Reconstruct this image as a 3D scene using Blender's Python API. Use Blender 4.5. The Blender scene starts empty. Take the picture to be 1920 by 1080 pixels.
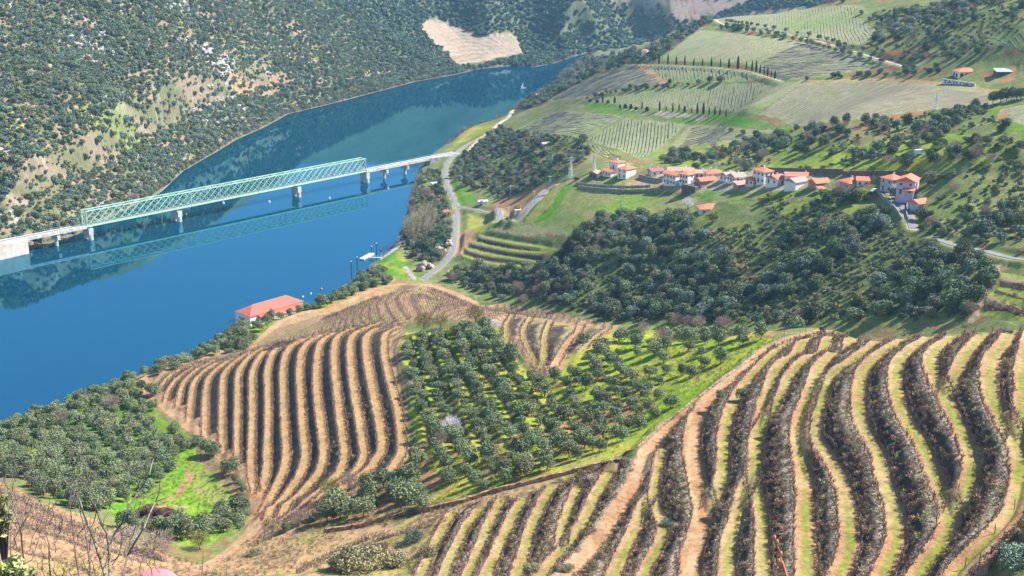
import bpy, bmesh, math, random
import numpy as np
from mathutils import Vector, Matrix, noise as mnoise
random.seed(7); RNG = np.random.default_rng(11)
scene = bpy.context.scene
# ------------------------------------------------------------------ camera, light, exposure
CAM_H = 210.0; PITCH = math.radians(17.1); FPX = 2400.0
cam_d = bpy.data.cameras.new("camera"); cam = bpy.data.objects.new("camera", cam_d)
scene.collection.objects.link(cam); scene.camera = cam
cam.location = (0, 0, CAM_H); cam.rotation_euler = (math.pi/2-PITCH, 0, 0)
cam_d.sensor_width = 36; cam_d.lens = FPX/1920*36; cam_d.clip_start = 0.5; cam_d.clip_end = 20000
SUN_EL = math.radians(47); SUN_DIR = Vector((math.cos(SUN_EL)*0.98, math.cos(SUN_EL)*0.2, math.sin(SUN_EL)))
world = bpy.data.worlds.new("World"); scene.world = world; world.use_nodes = True
wn = world.node_tree.nodes; wl = world.node_tree.links
bg = wn["Background"]; sky = wn.new("ShaderNodeTexSky"); sky.sky_type = 'NISHITA'; sky.sun_disc = False
sky.sun_elevation = SUN_EL; sky.sun_rotation = math.atan2(SUN_DIR.x, SUN_DIR.y)
sky.air_density = 1.0; sky.dust_density = 0.3; sky.ozone_density = 4.0
wl.new(sky.outputs[0], bg.inputs[0]); bg.inputs[1].default_value = 0.105
sun_d = bpy.data.lights.new("sun", 'SUN'); sun = bpy.data.objects.new("sun", sun_d)
scene.collection.objects.link(sun); sun_d.energy = 5.0; sun_d.angle = math.radians(0.5); sun_d.color = (1, 0.94, 0.84)
sun.rotation_euler = SUN_DIR.to_track_quat('Z', 'Y').to_euler()
scene.view_settings.view_transform = 'Standard'; scene.view_settings.look = 'None'
scene.view_settings.exposure = 1.1; scene.view_settings.gamma = 1; scene.view_settings.use_curve_mapping = False
scene.cycles.max_bounces = 5; scene.cycles.diffuse_bounces = 2; scene.cycles.glossy_bounces = 2
scene.cycles.transparent_max_bounces = 4; scene.cycles.volume_bounces = 0
scene.render.engine = 'CYCLES'; scene.cycles.use_denoising = True

# ------------------------------------------------------------------ where the things of the valley lie
SP, CP = math.sin(PITCH), math.cos(PITCH)
def ray(u, v):
    x = (np.asarray(u, float)-960)/FPX; w = (540-np.asarray(v, float))/FPX
    return x, CP+w*SP, -SP+w*CP
def at_z(u, v, z):
    dx, dy, dz = ray(u, v); t = (z-CAM_H)/dz
    return dx*t, dy*t
def W(u, D, z): return ((u-960)/2294*D, D, z)
CTRL_TXT = """0 480 0|50 469 0|90 458 0|145 437 0|220 400 0|300 360 0|340 322 0|400 287 0|440 262 0|490 240 0|540 213 0|620 194 0|700 173 0|780 152 0|850 140 0|900 128 0|950 123 0|1000 125 0|1040 118 0|1075 105 0|1110 97 0|1180 89 0
1090 114 0|1045 145 0|1000 175 0|985 187 0|960 210 1|925 225 1|880 238 1|860 250 0|835 270 1|815 285 1|780 330 0|770 370 0|765 400 0|755 430 0|745 455 0|725 473 0|695 495 0|680 520 0|655 540 0|640 556 0|560 584 0|500 606 0|440 620 0|400 643 0|330 692 0|250 722 0|150 755 0|60 790 0|-50 820 0|-300 920 0|-300 500 0
400 500 -8|300 560 -8|150 620 -8|0 560 -8|-100 700 -8|550 480 -8|650 400 -8|600 300 -8|750 250 -8|850 200 -8|950 160 -8|0 700 -8|450 560 -8|250 470 -8
780 100 22|700 100 28|700 0 78|600 80 50|600 0 88|500 150 32|500 50 74|500 0 99|400 200 30|400 100 66|400 0 108|300 250 34|300 150 62|300 50 95|300 0 115|217 300 30|217 200 57|217 100 83|217 0 119|100 350 29|100 250 52|100 100 89|100 0 123|0 420 14|0 350 32|0 300 46|0 200 70|0 100 93|0 0 127|-200 350 38|-200 150 84|-200 0 128
1100 60 30|1100 20 55|1100 0 65|1300 20 45|1200 40 30|1300 0 60|870 40 42|820 60 32|950 90 10|850 100 8|800 100 15|900 0 70|1000 60 25
350 740 14|300 700 10|270 690 8|687 662 43|712 805 43|660 905 43|597 662 35.4|597 740 35.4|604 805 35.4|535 957 36|510 665 27.6|504 780 27.6|490 930 28|452 662 19.8|419 740 19.8|417 845 19.8|410 672 13|337 740 12|752 805 46|700 900 46
490 970 27|400 1050 42|350 900 20|250 850 16|150 800 10|150 900 24|0 800 6|0 850 14|0 900 26|0 950 42|0 1000 55|0 1080 70|150 1000 48|150 1080 62|300 1000 36|300 1080 55|200 730 4|100 765 3|600 1000 48|600 1080 65|600 930 38|760 930 52|-150 900 20|-150 1000 50
840 1065 67|905 950 67|1145 880 78|1030 1060 78|1035 915 73|985 1035 73|850 960 64|797 1067 64|1260 795 81|1172 935 82|1072 1067 82|1440 657 84|1555 616 85|1297 860 87|1295 1080 88|1490 660 94|1420 835 94|1362 1080 94|1560 665 99|1497 790 99|1510 985 99|1690 632 104|1612 725 104|1650 857 104|1680 985 104|1752 630 108|1680 695 108|1705 800 108|1752 892 108|1777 955 108|1790 630 111|1745 695 111|1802 805 111|1822 892 111|1897 623 116|1855 700 115.5|1890 805 115.5|1912 922 115.5|1802 1072 111|2050 700 120|2050 900 119|2050 620 120
1000 750 60|850 700 52|780 700 47|900 640 54|1300 640 72|1150 700 66|1300 700 75|1200 800 74|1100 850 73|1000 870 68|850 850 57|850 920 59|1240 760 76|1150 616 62|1000 594 52|900 580 48|800 540 42|720 565 30|640 592 14|750 620 43|560 620 12|495 648 12|1400 625 78
1000 540 18|1100 560 26|700 540 3|660 565 3|900 530 8
1200 560 32.6|1200 520 37|1200 480 42|1200 440 47|1200 400 50|1200 330 60|1500 590 59|1500 520 64|1500 450 69|1500 345 80|1400 345 72|1300 340 65|1700 345 90|1700 450 82|1700 520 79|1700 590 76|1900 345 100|1900 480 92|1900 560 91|1900 600 93|1200 595 31|1300 590 40|1350 450 58
1100 440 42|950 400 30|950 470 20|880 480 12|1020 500 22|800 500 6|770 450 3|850 400 8|850 340 8|850 290 10|1000 340 25|1050 340 42|1000 390 24|950 330 20|950 300 20|1000 270 35|1050 300 45|1100 320 56|1070 260 45|1150 290 48|1250 300 60|1350 300 70|1350 250 62|1400 280 72|1450 240 75|1500 300 82|1600 300 90|1700 300 98|1800 300 105|1600 250 95|1700 230 100|1800 250 108|1900 250 115|1900 200 118|1800 200 108|1600 200 100|1400 200 82|1250 200 68|1150 200 60|1050 220 42|1000 240 25|1040 180 35|1100 160 55|1060 150 20|1100 130 30|1200 110 80|1300 45 95|1250 75 85|1400 100 100|1400 150 88|1550 100 108|1550 150 98|1650 120 108|1400 60 108|1600 60 115|1500 25 118|1600 10 120|1800 150 113|1797 125 118|1900 130 120|1900 160 116|1700 150 106|1750 100 118|1750 50 130|1850 50 135|1850 0 145|1700 0 135|1920 60 138|1600 0 125|1130 388 48|1020 420 34"""
CTRL = []
for s in CTRL_TXT.replace("\n", "|").split("|"):
    u, v, z = map(float, s.split()); x, y = at_z(u, v, z); CTRL.append((float(x), float(y), z))
CTRL += [W(1250,1400,30), W(1150,1500,3), W(1350,1550,60), W(1500,1500,90), W(1700,1400,140), W(1100,2600,140), W(1300,2600,150), W(700,2600,170), W(1600,2400,150), W(1900,1600,220), W(1900,1100,165), W(2200,900,180), W(2300,600,150), W(2300,1500,240),
  (0,0,206), (0,90,140), (60,90,145), (-60,90,132), (0,50,172), (-50,-60,225), (110,60,150), (-120,60,150), W(-600,200,60), W(-800,400,3), W(2400,200,150), W(2500,350,135), W(2300,120,125),
  (-900,1300,190), (-500,1500,185), (200,1950,125), (-700,1000,150), (-1100,900,150), (-700,420,-8), W(-500,500,-8),
  W(1150,480,42), W(1150,512,30), W(1000,528,30), W(1000,560,20), W(900,560,22), W(900,600,10), W(800,600,20), W(800,645,6), W(720,620,8), W(1300,450,50), W(1500,410,58), W(1700,365,74), W(1900,310,94),
  W(1300,150,115), W(1700,115,130), W(900,160,112), W(600,180,100), W(300,170,112), W(0,170,112), W(-200,250,75), W(-300,350,30), W(2100,170,125)]
CTRL = np.array(CTRL)
def tps_fit(P, lam):
    X = P[:, :2]/300; n = len(X); d2 = ((X[:, None]-X[None])**2).sum(-1)
    K = np.where(d2 > 1e-12, d2*np.log(np.maximum(d2, 1e-12))*0.5, 0)
    A = np.zeros((n+3, n+3)); A[:n, :n] = K+lam*np.eye(n); A[:n, n] = 1; A[:n, n+1:] = X; A[n, :n] = 1; A[n+1:, :n] = X.T
    sol = np.linalg.solve(A, np.concatenate([P[:, 2], [0, 0, 0]]))
    return X, sol
def tps_eval(fit, x, y):
    X, s = fit; out = np.empty(len(x)); n = len(X)
    for i in range(0, len(x), 20000):
        q = np.stack([x[i:i+20000], y[i:i+20000]], 1)/300
        d2 = ((q[:, None]-X[None])**2).sum(-1)
        out[i:i+20000] = (d2*np.log(np.maximum(d2, 1e-12))*0.5) @ s[:n]+s[n]+q @ s[n+1:]
    return out
FIT = tps_fit(CTRL, 3e-4)
# polar lookup table of the smooth ground (angle, log distance)
A0, A1, NA = -1.05, 1.05, 640
L0, L1, NL = math.log(40), math.log(3200), 460
_aa, _ll = np.meshgrid(np.linspace(A0, A1, NA), np.linspace(L0, L1, NL))
_x, _y = np.exp(_ll)*np.sin(_aa), np.exp(_ll)*np.cos(_aa)
ZB = tps_eval(FIT, _x.ravel(), _y.ravel()).reshape(NL, NA)
def lookup(T, x, y, a0=A0, a1=A1, l0=L0, l1=L1):
    nl, na = T.shape[:2]
    a = np.arctan2(x, y); l = np.log(np.maximum(np.hypot(x, y), 41))
    fa = np.clip((a-a0)/(a1-a0)*(na-1), 0, na-1.001); fl = np.clip((l-l0)/(l1-l0)*(nl-1), 0, nl-1.001)
    ia, il = fa.astype(int), fl.astype(int); ta, tl = fa-ia, fl-il
    if T.ndim == 3: ta, tl = ta[..., None], tl[..., None]
    return (T[il, ia]*(1-ta)*(1-tl)+T[il, ia+1]*ta*(1-tl)+T[il+1, ia]*(1-ta)*tl+T[il+1, ia+1]*ta*tl)
def zbase(x, y): return lookup(ZB, np.asarray(x, float), np.asarray(y, float))
def cast(u, v, f=zbase):
    """first place where the sight line through photo pixel (u, v) meets the ground"""
    u = np.atleast_1d(np.asarray(u, float)); v = np.atleast_1d(np.asarray(v, float))
    dx, dy, dz = ray(u, v); t = np.exp(np.linspace(math.log(60), math.log(3600), 1100))
    X = dx[:, None]*t; Y = dy[:, None]*t; Z = CAM_H+dz[:, None]*t
    H = Z-np.maximum(f(X, Y), 0); hit = H < 0; i = np.where(hit.any(1), hit.argmax(1), len(t)-1); i = np.maximum(i, 1)
    r = np.arange(len(u)); h0, h1 = H[r, i-1], H[r, i]; k = np.clip(h0/np.where(h0-h1 == 0, 1, h0-h1), 0, 1)
    tt = t[i-1]+(t[i]-t[i-1])*k
    return dx*tt, dy*tt
def px(pts, step=12):
    """photo polyline/polygon text -> dense pixel array"""
    if isinstance(pts, str): pts = [tuple(map(float, p.split(','))) for p in pts.split()]
    P = np.array(pts, float); out = [P[0]]
    for a, b in zip(P[:-1], P[1:]):
        n = max(1, int(np.hypot(*(b-a))/step))
        for k in range(1, n+1): out.append(a+(b-a)*k/n)
    return np.array(out)
def smooth_line(P, n=3):
    P = np.array(P, float)
    for _ in range(n):
        Q = P.copy(); Q[1:-1] = (P[:-2]+2*P[1:-1]+P[2:])/4; P = Q
    return P
def ground_line(txt, f=zbase, step=10, sm=4):
    """a line drawn on the photo laid on the ground; cut where it would leap over a crest to ground far behind"""
    p = smooth_line(px(txt, step), sm); x, y = cast(p[:, 0], p[:, 1], f); D = np.log(np.hypot(x, y)); j = np.abs(np.diff(D)) > 0.11
    cuts = [0]+list(np.where(j)[0]+1)+[len(D)]; seg = max(zip(cuts[:-1], cuts[1:]), key=lambda c: c[1]-c[0]); return np.stack([x, y], 1)[seg[0]:seg[1]]
def ground_poly(txt, f=zbase):
    p = px(txt+" "+txt.split()[0], 12); x, y = cast(p[:, 0], p[:, 1], f); return np.stack([x, y], 1)
def inside(poly, x, y):
    res = np.zeros(x.shape, bool); bb = (x > poly[:, 0].min()) & (x < poly[:, 0].max()) & (y > poly[:, 1].min()) & (y < poly[:, 1].max())
    xs, ys = x[bb], y[bb]; r = np.zeros(xs.shape, bool)
    for (x0, y0), (x1, y1) in zip(poly, np.roll(poly, -1, 0)):
        if y0 == y1: continue
        c = ((y0 > ys) != (y1 > ys)); r[c] ^= xs[c] < (x1-x0)*(ys[c]-y0)/(y1-y0)+x0
    res[bb] = r; return res
def dist_line(line, x, y, R):
    """distance to a ground polyline, inf beyond R"""
    d = np.full(x.shape, np.inf); bb = (x > line[:, 0].min()-R) & (x < line[:, 0].max()+R) & (y > line[:, 1].min()-R) & (y < line[:, 1].max()+R)
    xs, ys = x[bb], y[bb]; m = np.full(xs.shape, np.inf)
    for a, b in zip(line[:-1], line[1:]):
        e = b-a; q = max(e @ e, 1e-9); t = np.clip(((xs-a[0])*e[0]+(ys-a[1])*e[1])/q, 0, 1)
        m = np.minimum(m, np.hypot(xs-a[0]-t*e[0], ys-a[1]-t*e[1]))
    d[bb] = m; return d
def vnoise(x, y, s, seed=0):
    """cheap smooth value noise in 0..1 at feature size s"""
    r = np.random.default_rng(seed).random((256, 256)); fx, fy = x/s+1000.3, y/s+1000.7
    ix, iy = np.floor(fx).astype(int), np.floor(fy).astype(int); tx, ty = fx-ix, fy-iy; tx = tx*tx*(3-2*tx); ty = ty*ty*(3-2*ty)
    g = lambda i, j: r[i & 255, j & 255]
    return (g(ix, iy)*(1-tx)+g(ix+1, iy)*tx)*(1-ty)+(g(ix, iy+1)*(1-tx)+g(ix+1, iy+1)*tx)*ty
def fbm(x, y, s, seed=0, o=4):
    v, a, t = 0, 0.5, 0
    for k in range(o): v = v+a*vnoise(x, y, s/2**k, seed+k*17); t += a; a *= 0.55
    return v/t
# ------------------------------------------------------------------ terraces: every tread drawn as a centre line
TREADS_RIGHT = """1555,616 1500,632 1440,657 1385,700 1345,735 1325,755 1300,775 1260,795 1222,837 1205,885 1172,935 1135,997 1105,1035 1072,1067 1050,1085;2.20;road
1320,762 1306,785 1302,800 1296,850 1300,865 1310,910 1322,960 1310,1005 1297,1047 1295,1085;2.38;track
1245,840 1237,860 1227,922 1232,960 1247,985 1238,1022 1216,1060 1205,1085;1.54;
1226,925 1210,945 1197,980 1180,1017 1160,1060 1150,1085;1.82;
1500,637 1470,653 1435,675 1390,730 1367,775 1357,825 1357,885 1345,930 1332,955;1.82;
1560,626 1522,637 1490,660 1465,682 1452,700 1445,725 1432,760 1422,805 1418,840 1417,872 1407,900 1390,940 1380,985 1367,1022 1365,1060 1362,1085;1.96;
1600,622 1565,634 1540,652 1502,680 1477,710 1465,740 1445,770 1424,808;1.82;
1414,880 1418,912 1422,940 1430,972 1430,1022 1432,1085;1.68;
1640,620 1590,645 1560,665 1535,690 1527,720 1515,755 1500,790 1497,825 1500,850 1507,885 1511,922 1510,985 1512,1085;2.10;
1690,619 1652,635 1620,660 1590,685 1552,707 1545,725 1535,762 1525,800 1526,820 1547,850 1570,885 1585,922 1592,985 1595,1022 1582,1060 1570,1085;1.96;
1730,619 1702,632 1665,655 1635,677 1617,700 1612,725 1610,762 1615,795 1635,830 1650,857 1657,897 1670,935 1680,972 1682,1022 1665,1055 1652,1085;1.96;
1800,617 1752,629 1715,650 1690,672 1680,695 1680,730 1690,770 1705,800 1725,825 1740,860 1752,892 1765,922 1779,957 1782,985 1765,1022 1740,1055 1718,1085;1.96;
1822,617 1790,629 1765,645 1745,667 1745,695 1757,720 1772,747 1785,775 1802,805 1815,837 1822,860 1822,892 1807,927 1790,962;1.96;
1852,619 1830,640 1810,667 1797,692 1785,715 1776,738;1.82;
1898,619 1885,642 1860,672 1855,700 1857,740 1870,775 1890,805 1905,828 1912,850 1915,885 1914,922 1900,968 1877,997 1840,1035 1802,1072 1790,1087;2.10;
1932,622 1925,650 1915,700 1917,760 1912,800 1907,826;1.82;
1975,622 1960,680 1965,760 1975,840 1960,900 1925,955 1880,1010 1842,1052 1815,1085;1.60;road
2040,640 2020,720 2025,820 2030,920 1990,1000;1.96;
1146,883 1122,922 1100,972 1077,1005 1055,1036 1030,1060 1012,1085;1.82;
1087,912 1070,950 1056,990 1053,1022 1050,1036;1.54;
1035,915 1015,950 997,990 985,1035 968,1085;1.68;
985,930 965,965 950,997 922,1060 910,1085;1.68;
942,935 912,997 878,1085;1.54;
905,950 870,997 840,1065 832,1085;1.54;
850,960 815,1022 790,1085;1.54;"""
TREADS_MID = """752,612 722,628 720,660 730,710 745,760 752,805 755,850 735,880 700,900;1.57;
770,600 715,612 687,632 687,662 692,690 700,735 708,770 715,805 720,842 697,877 660,905 615,937;1.79;
720,603 680,618 658,634 657,662 660,700 667,750 675,785 677,805 686,855 672,882 640,907 597,935 550,970;1.68;
690,606 650,620 630,637 627,662 629,700 635,750 642,805 649,855 640,885 605,920 560,955 522,985;1.68;
660,612 625,626 602,642 597,662 594,700 595,740 604,805 610,855 600,887 572,920 535,957 508,982;1.68;
630,617 595,632 572,650 565,665 562,700 565,740 569,805 575,855 567,887 540,927 500,977;1.68;
605,622 570,636 545,652 535,668 531,700 532,740 535,805 539,855 532,887 510,930 494,965;1.62;
575,630 545,640 518,655 508,672 502,700 504,740 504,805 502,855 501,887 490,932;1.57;
550,636 520,645 495,660 480,685 474,700 474,740 474,805 472,855 472,892 480,925;1.57;
520,642 495,652 470,668 452,690 447,700 447,740 446,805 446,855 448,875;1.51;
500,648 475,658 448,674 428,692 419,705 418,740 417,805 419,850;1.46;
485,653 455,664 425,680 402,698 390,715 386,740 385,805 386,820;1.46;
460,660 430,671 400,685 380,700 366,715 360,740 355,790;1.40;
435,666 405,676 375,690 355,705 343,722 334,765;1.34;
405,673 380,680 352,695 330,712 316,735 311,755;1.23;
375,679 345,690 322,703 305,720 297,738;1.12;"""
TREADS_LOBE = """975,583 955,592 948,605 950,632;1.2;
1015,583 990,598 980,618 982,640 995,662 1008,687;1.2;
1060,588 1035,600 1024,615 1020,640 1020,660 1016,690;1.3;
1125,600 1095,606 1078,620 1066,640 1052,665 1035,695;1.5;road
1160,613 1135,618 1112,635 1095,655;1.2;"""
TREADS_ORCH = """757,632 765,680 775,730 783,790 790,850;2.3;
782,628 797,680 812,730 828,790 845,850;2.3;
813,622 833,670 858,720 880,770 905,840;2.3;
845,618 872,670 903,720 935,770 965,840;2.3;
880,615 915,660 955,720 1000,790 1030,850;2.3;
915,615 950,660 1000,720 1060,790 1090,845;2.3;"""
TREADS_SADDLE = """500,640 530,612 560,596;1.2;
518,642 537,617 560,602 590,590;1.2;
545,640 567,622 595,603 630,588;1.2;
575,636 592,622 620,608 655,594;1.2;
610,630 630,616 655,604 690,592;1.1;"""
TREADS_LOW = """898,441 920,447 953,453 1010,463 1048,471;1.3;
882,452 920,461 967,470 1042,474;1.3;
872,464 905,474 953,482 1017,493;1.3;
866,478 895,488 927,494 980,499 1012,500;1.3;"""
TREADS_FAR_RIGHT = """1868,541 1890,545 1925,553 1960,560;1.3;
1850,549 1880,560 1925,573 1960,582;1.3;
1830,588 1850,588 1885,592 1925,599;1.3;
1878,514 1900,518 1925,524 1960,530;1.3;"""
TREADS_WHITE = """1090,345 1120,349 1180,354 1240,353;1.6;
1080,352 1120,356 1180,359 1235,357;1.3;"""
# the grid of the ground: columns by direction, rows by distance
NAF, NLF = 940, 1420
AF = np.concatenate([np.linspace(-0.78, -0.425, 40)[:-1], np.linspace(-0.425, 0.425, NAF-78), np.linspace(0.425, 0.78, 40)[1:]])
LF = np.concatenate([np.linspace(math.log(50), math.log(150), 40)[:-1], np.linspace(math.log(150), math.log(750), 640)[:-1], np.linspace(math.log(750), math.log(3150), NLF-678)])
GA, GL = np.meshgrid(AF, LF); GX = np.exp(GL)*np.sin(GA); GY = np.exp(GL)*np.cos(GA); NR, NC = GX.shape
GZ = zbase(GX, GY)
def glook(T, x, y):
    x = np.asarray(x, float); y = np.asarray(y, float); a = np.arctan2(x, y); l = np.log(np.maximum(np.hypot(x, y), 51))
    fa = np.clip(np.interp(a, AF, np.arange(NC)), 0, NC-1.001); fl = np.clip(np.interp(l, LF, np.arange(NR)), 0, NR-1.001)
    ia, il = fa.astype(int), fl.astype(int); ta, tl = fa-ia, fl-il
    return T[il, ia]*(1-ta)*(1-tl)+T[il, ia+1]*ta*(1-tl)+T[il+1, ia]*(1-ta)*tl+T[il+1, ia+1]*ta*tl
RIVER_TXT = "-400,520 -100,490 0,482 50,469 80,460 145,439 220,400 300,361 340,323 400,288 440,263 490,241 540,214 620,195 700,174 780,153 850,141 900,129 950,124 1000,126 1040,119 1075,106 1102,99 1112,103 1090,113 1045,143 1040,160 1000,175 985,187 960,210 925,226 880,239 860,251 835,271 815,286 800,300 785,320 778,335 768,370 762,400 752,430 742,452 722,474 693,497 678,520 652,540 636,556"
rv = px(RIVER_TXT, 8); rx, ry = at_z(rv[:, 0], rv[:, 1], 0.0)
near = px("636,556 560,582 500,604 440,618 400,641 330,690 250,720 150,752 60,787 -50,815 -400,905", 8); nx_, ny_ = at_z(near[:, 0], near[:, 1], 0.0)
RIVER = np.stack([np.concatenate([rx, nx_]), np.concatenate([ry, ny_])], 1)
r_in = inside(RIVER, GX, GY); RD = np.minimum(dist_line(np.vstack([RIVER, RIVER[:1]]), GX, GY, 40), 40)
GZ = np.where(r_in, -0.35*RD-0.15, np.maximum(np.where(RD < 39, np.minimum(GZ, .75*RD+.5+np.clip(RD-30, 0, 10)**2*.5), GZ), np.minimum(0.35*RD+0.1, 4.0)))
# relief of the wild slopes
PAINT = np.zeros((NR, NC, 3)); TREAD = np.zeros((NR, NC)); RISER = np.zeros((NR, NC)); WILD = np.ones((NR, NC))
LINES = {}
def terrace(name, txt, rowwise=True, prof=1.7, feather=5.0, extra=None):
    """flatten each tread and gather the rise between neighbours into a bank; works along rows (by distance) or columns"""
    L = []
    for row in txt.strip().split("\n"):
        p, w, flag = row.split(";")
        q = [tuple(map(float, c.split(","))) for c in p.split()]
        if q[-1][1] > 1078 and name == "right": p += f" {q[-1][0]+(q[-1][0]-q[-2][0])*2:.0f},{q[-1][1]+(q[-1][1]-q[-2][1])*2+60:.0f}"
        g = ground_line(p, step=6, sm=3); L.append((g, float(w), flag))
    LINES[name] = L; C = []
    for g, w, flag in L:
        a = np.arctan2(g[:, 0], g[:, 1]); l = np.log(np.hypot(g[:, 0], g[:, 1])); zz = smooth_line(np.stack([zbase(g[:, 0], g[:, 1])]*2, 1), 12)[:, 0]
        t, c = (l, a) if rowwise else (a, l); o = np.argsort(t); t, c, zz = t[o], c[o], zz[o]
        C.append((t, c, zz, w))
    axis = LF if rowwise else AF; cross = AF if rowwise else LF
    for i, s in enumerate(axis):
        hits = []
        for t, c, zz, w in C:
            if t[0] <= s <= t[-1]:
                ci = np.interp(s, t, c); zi = np.interp(s, t, zz); sl = (np.interp(s+0.01, t, c)-np.interp(s-0.01, t, c))/0.02
                f = math.sqrt(1+(sl*sl if rowwise else sl*sl)); D = math.exp(s if rowwise else ci); hits.append((ci, zi, w*min(f, 3.5)/D))
        if len(hits) < 1: continue
        hits.sort(); n = len(hits)
        sel = (slice(i, i+1), slice(None)) if rowwise else (slice(None), slice(i, i+1))
        z = GZ[sel].ravel(); D = (np.exp(s) if rowwise else np.exp(cross)); out = z.copy(); tr = np.zeros(len(cross)); rs = np.zeros(len(cross))
        cs = np.array([h[0] for h in hits]); zs = np.array([h[1] for h in hits]); ws = np.array([h[2] for h in hits])
        k = np.searchsorted(cs, cross); kl = np.clip(k-1, 0, n-1); kr = np.clip(k, 0, n-1)
        mid = (k > 0) & (k < n)
        dl = cross-cs[kl]; dr = cs[kr]-cross; gap = cs[kr]-cs[kl]; wl_, wr_ = ws[kl], ws[kr]
        Dm = D if rowwise else np.exp(cross)
        wide = mid & (gap*Dm < 26)
        e0, e1 = wl_, gap-wr_; tt = np.clip((dl-e0)/np.maximum(e1-e0, 1e-6), 0, 1); tt = np.where(e1 > e0, tt, dl/np.maximum(gap, 1e-6))
        up = zs[kr] >= zs[kl]
        p = np.where(up, 1-(1-tt)**prof, tt**prof); zz = zs[kl]+(zs[kr]-zs[kl])*p
        out = np.where(wide, zz, out)
        near_ = np.minimum(np.where(k > 0, np.abs(dl), 9), np.where(k < n, np.abs(dr), 9)); wn_ = np.where(np.abs(dl) < np.abs(dr), wl_, wr_)
        zn = np.where(np.abs(dl) < np.abs(dr), zs[kl], zs[kr]); edge = ~wide
        b = np.clip(1-(near_-wn_)*Dm/feather, 0, 1); b = b*b*(3-2*b); out = np.where(edge, out*(1-b)+zn*b, out)
        tr = np.maximum(0, 1-near_/np.maximum(wn_, 1e-9)*0.5)*(near_ < wn_)     # 1 at centre, 0.5 at edge
        rs = np.where(wide & (near_ >= wn_), np.maximum(tt, 0.01), 0)
        if rowwise: GZ[i] = out; TREAD[i] = np.maximum(TREAD[i], tr); RISER[i] = np.maximum(RISER[i], rs); WILD[i] = np.where((tr > 0)|(rs > 0), 0, WILD[i])
        else: GZ[:, i] = out; TREAD[:, i] = np.maximum(TREAD[:, i], tr); RISER[:, i] = np.maximum(RISER[:, i], rs); WILD[:, i] = np.where((tr > 0)|(rs > 0), 0, WILD[:, i])
terrace("orchard", TREADS_ORCH, True, 1.0)
TREAD_O, RISER_O = TREAD.copy(), RISER.copy(); TREAD[:] = 0; RISER[:] = 0
terrace("right", TREADS_RIGHT, True, 2.3); R0_ = RISER.copy(); terrace("mid", TREADS_MID, True, 1.3); MIDZ = (RISER != R0_); terrace("lobe", TREADS_LOBE); LINES["saddle"] = []
terrace("low", TREADS_LOW, False, 1.2); terrace("far_right", TREADS_FAR_RIGHT, False, 1.2); terrace("white", TREADS_WHITE, False, 1.1, 2.0)
# ------------------------------------------------------------------ what grows or lies where (base colours, linear)
JX = GX+3.0*(vnoise(GX, GY, 6, 3)-0.5)+2*(vnoise(GX, GY, 2, 5)-0.5); JY = GY+4.5*(vnoise(GX, GY, 8, 4)-0.5)+2*(vnoise(GX, GY, 2, 6)-0.5)
N1 = fbm(GX, GY, 60, 1); N2 = fbm(GX, GY+GZ*1.5, 12, 2); N3 = np.where(GL > 6.5, fbm(GX, GY+GZ*1.5, 11, 9, 2), fbm(GX, GY+GZ*1.5, 3, 9, 3))
def mixc(a, b, t): t = np.clip(t, 0, 1)[..., None]; return np.asarray(a)*(1-t)+np.asarray(b)*t
DIRT = np.array([.34, .19, .095]); DIRT2 = np.array([.42, .27, .155]); GRASS = np.array([.165, .235, .03]); LUSH = np.array([.09, .21, .018]); DRY = np.array([.30, .25, .12]); SCRUB = np.array([.075, .075, .042]); OLIVE_G = np.array([.14, .15, .07]); ROCK = np.array([.42, .38, .36]); YEL = np.array([.30, .30, .04])
base = mixc(mixc([.13, .17, .05], [.20, .22, .08], (N2-.35)*3), DIRT*0.75, (N3+N1-1.08)*3)
PAINT[:] = base
FARL = inside(ground_poly("-200,470 0,476 50,463 145,435 300,358 440,260 620,192 780,150 850,138 930,126 1060,120 1100,95 1180,80 1180,-10 900,-10 300,-10 -200,-10"), GX, GY)|(GY > 1250)&(GX < 500)
hill = mixc(mixc([.27, .205, .145], [.135, .145, .07], (N2-.36)*4), [.19, .23, .07], (fbm(GX, GY+GZ, 40, 21)-.60)*7)
HY = GY+GZ*1.2
hill = mixc(hill, ROCK, (fbm(GX, HY, 22, 31)-.66)*8*(fbm(GX, HY, 3, 32, 2)*1.6))
hill = mixc(hill, [.10, .13, .07], np.where(GL > math.log(1480), .75, 0)); PAINT = np.where(FARL[..., None], hill, PAINT)
def fill(txt, col, jit=True, mask=None):
    m = inside(ground_poly(txt), JX if jit else GX, JY if jit else GY)
    if mask is not None: m &= mask
    c = col if callable(col) is False else None
    PAINT[m] = (col[m] if isinstance(col, np.ndarray) and col.ndim == 3 else col); WILD[m] = np.minimum(WILD[m], 0.25); return m
def rocky(txt, d=1.0):
    m = inside(ground_poly(txt), JX, JY) & (N3+N2 > 1.12-d*0.15); PAINT[m] = (mixc(ROCK, [.30, .24, .2], (N3-.3)*2))[m]; return m
grass = mixc(mixc(GRASS, YEL, (N2-.45)*5), DIRT, (N3+N1-1.12)*5)
lush = mixc(LUSH, GRASS, (N2-.4)*4)
meadow = mixc(mixc(GRASS, OLIVE_G, (N2-.4)*3), [.24, .27, .05], (N3-.5)*4)
vine_soil = mixc([.26, .27, .14], [.19, .26, .085], (fbm(GX, GY, 40, 41)-.45)*4); vine_pink = mixc([.275, .265, .155], [.23, .265, .11], (N2-.45)*3)
dirt = mixc(mixc(DIRT, DIRT2, (N2-.3)*2), [.30, .29, .09], (N3-.58)*3)
paledirt = mixc(DIRT2, DIRT, (N2-.4)*3)
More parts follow.
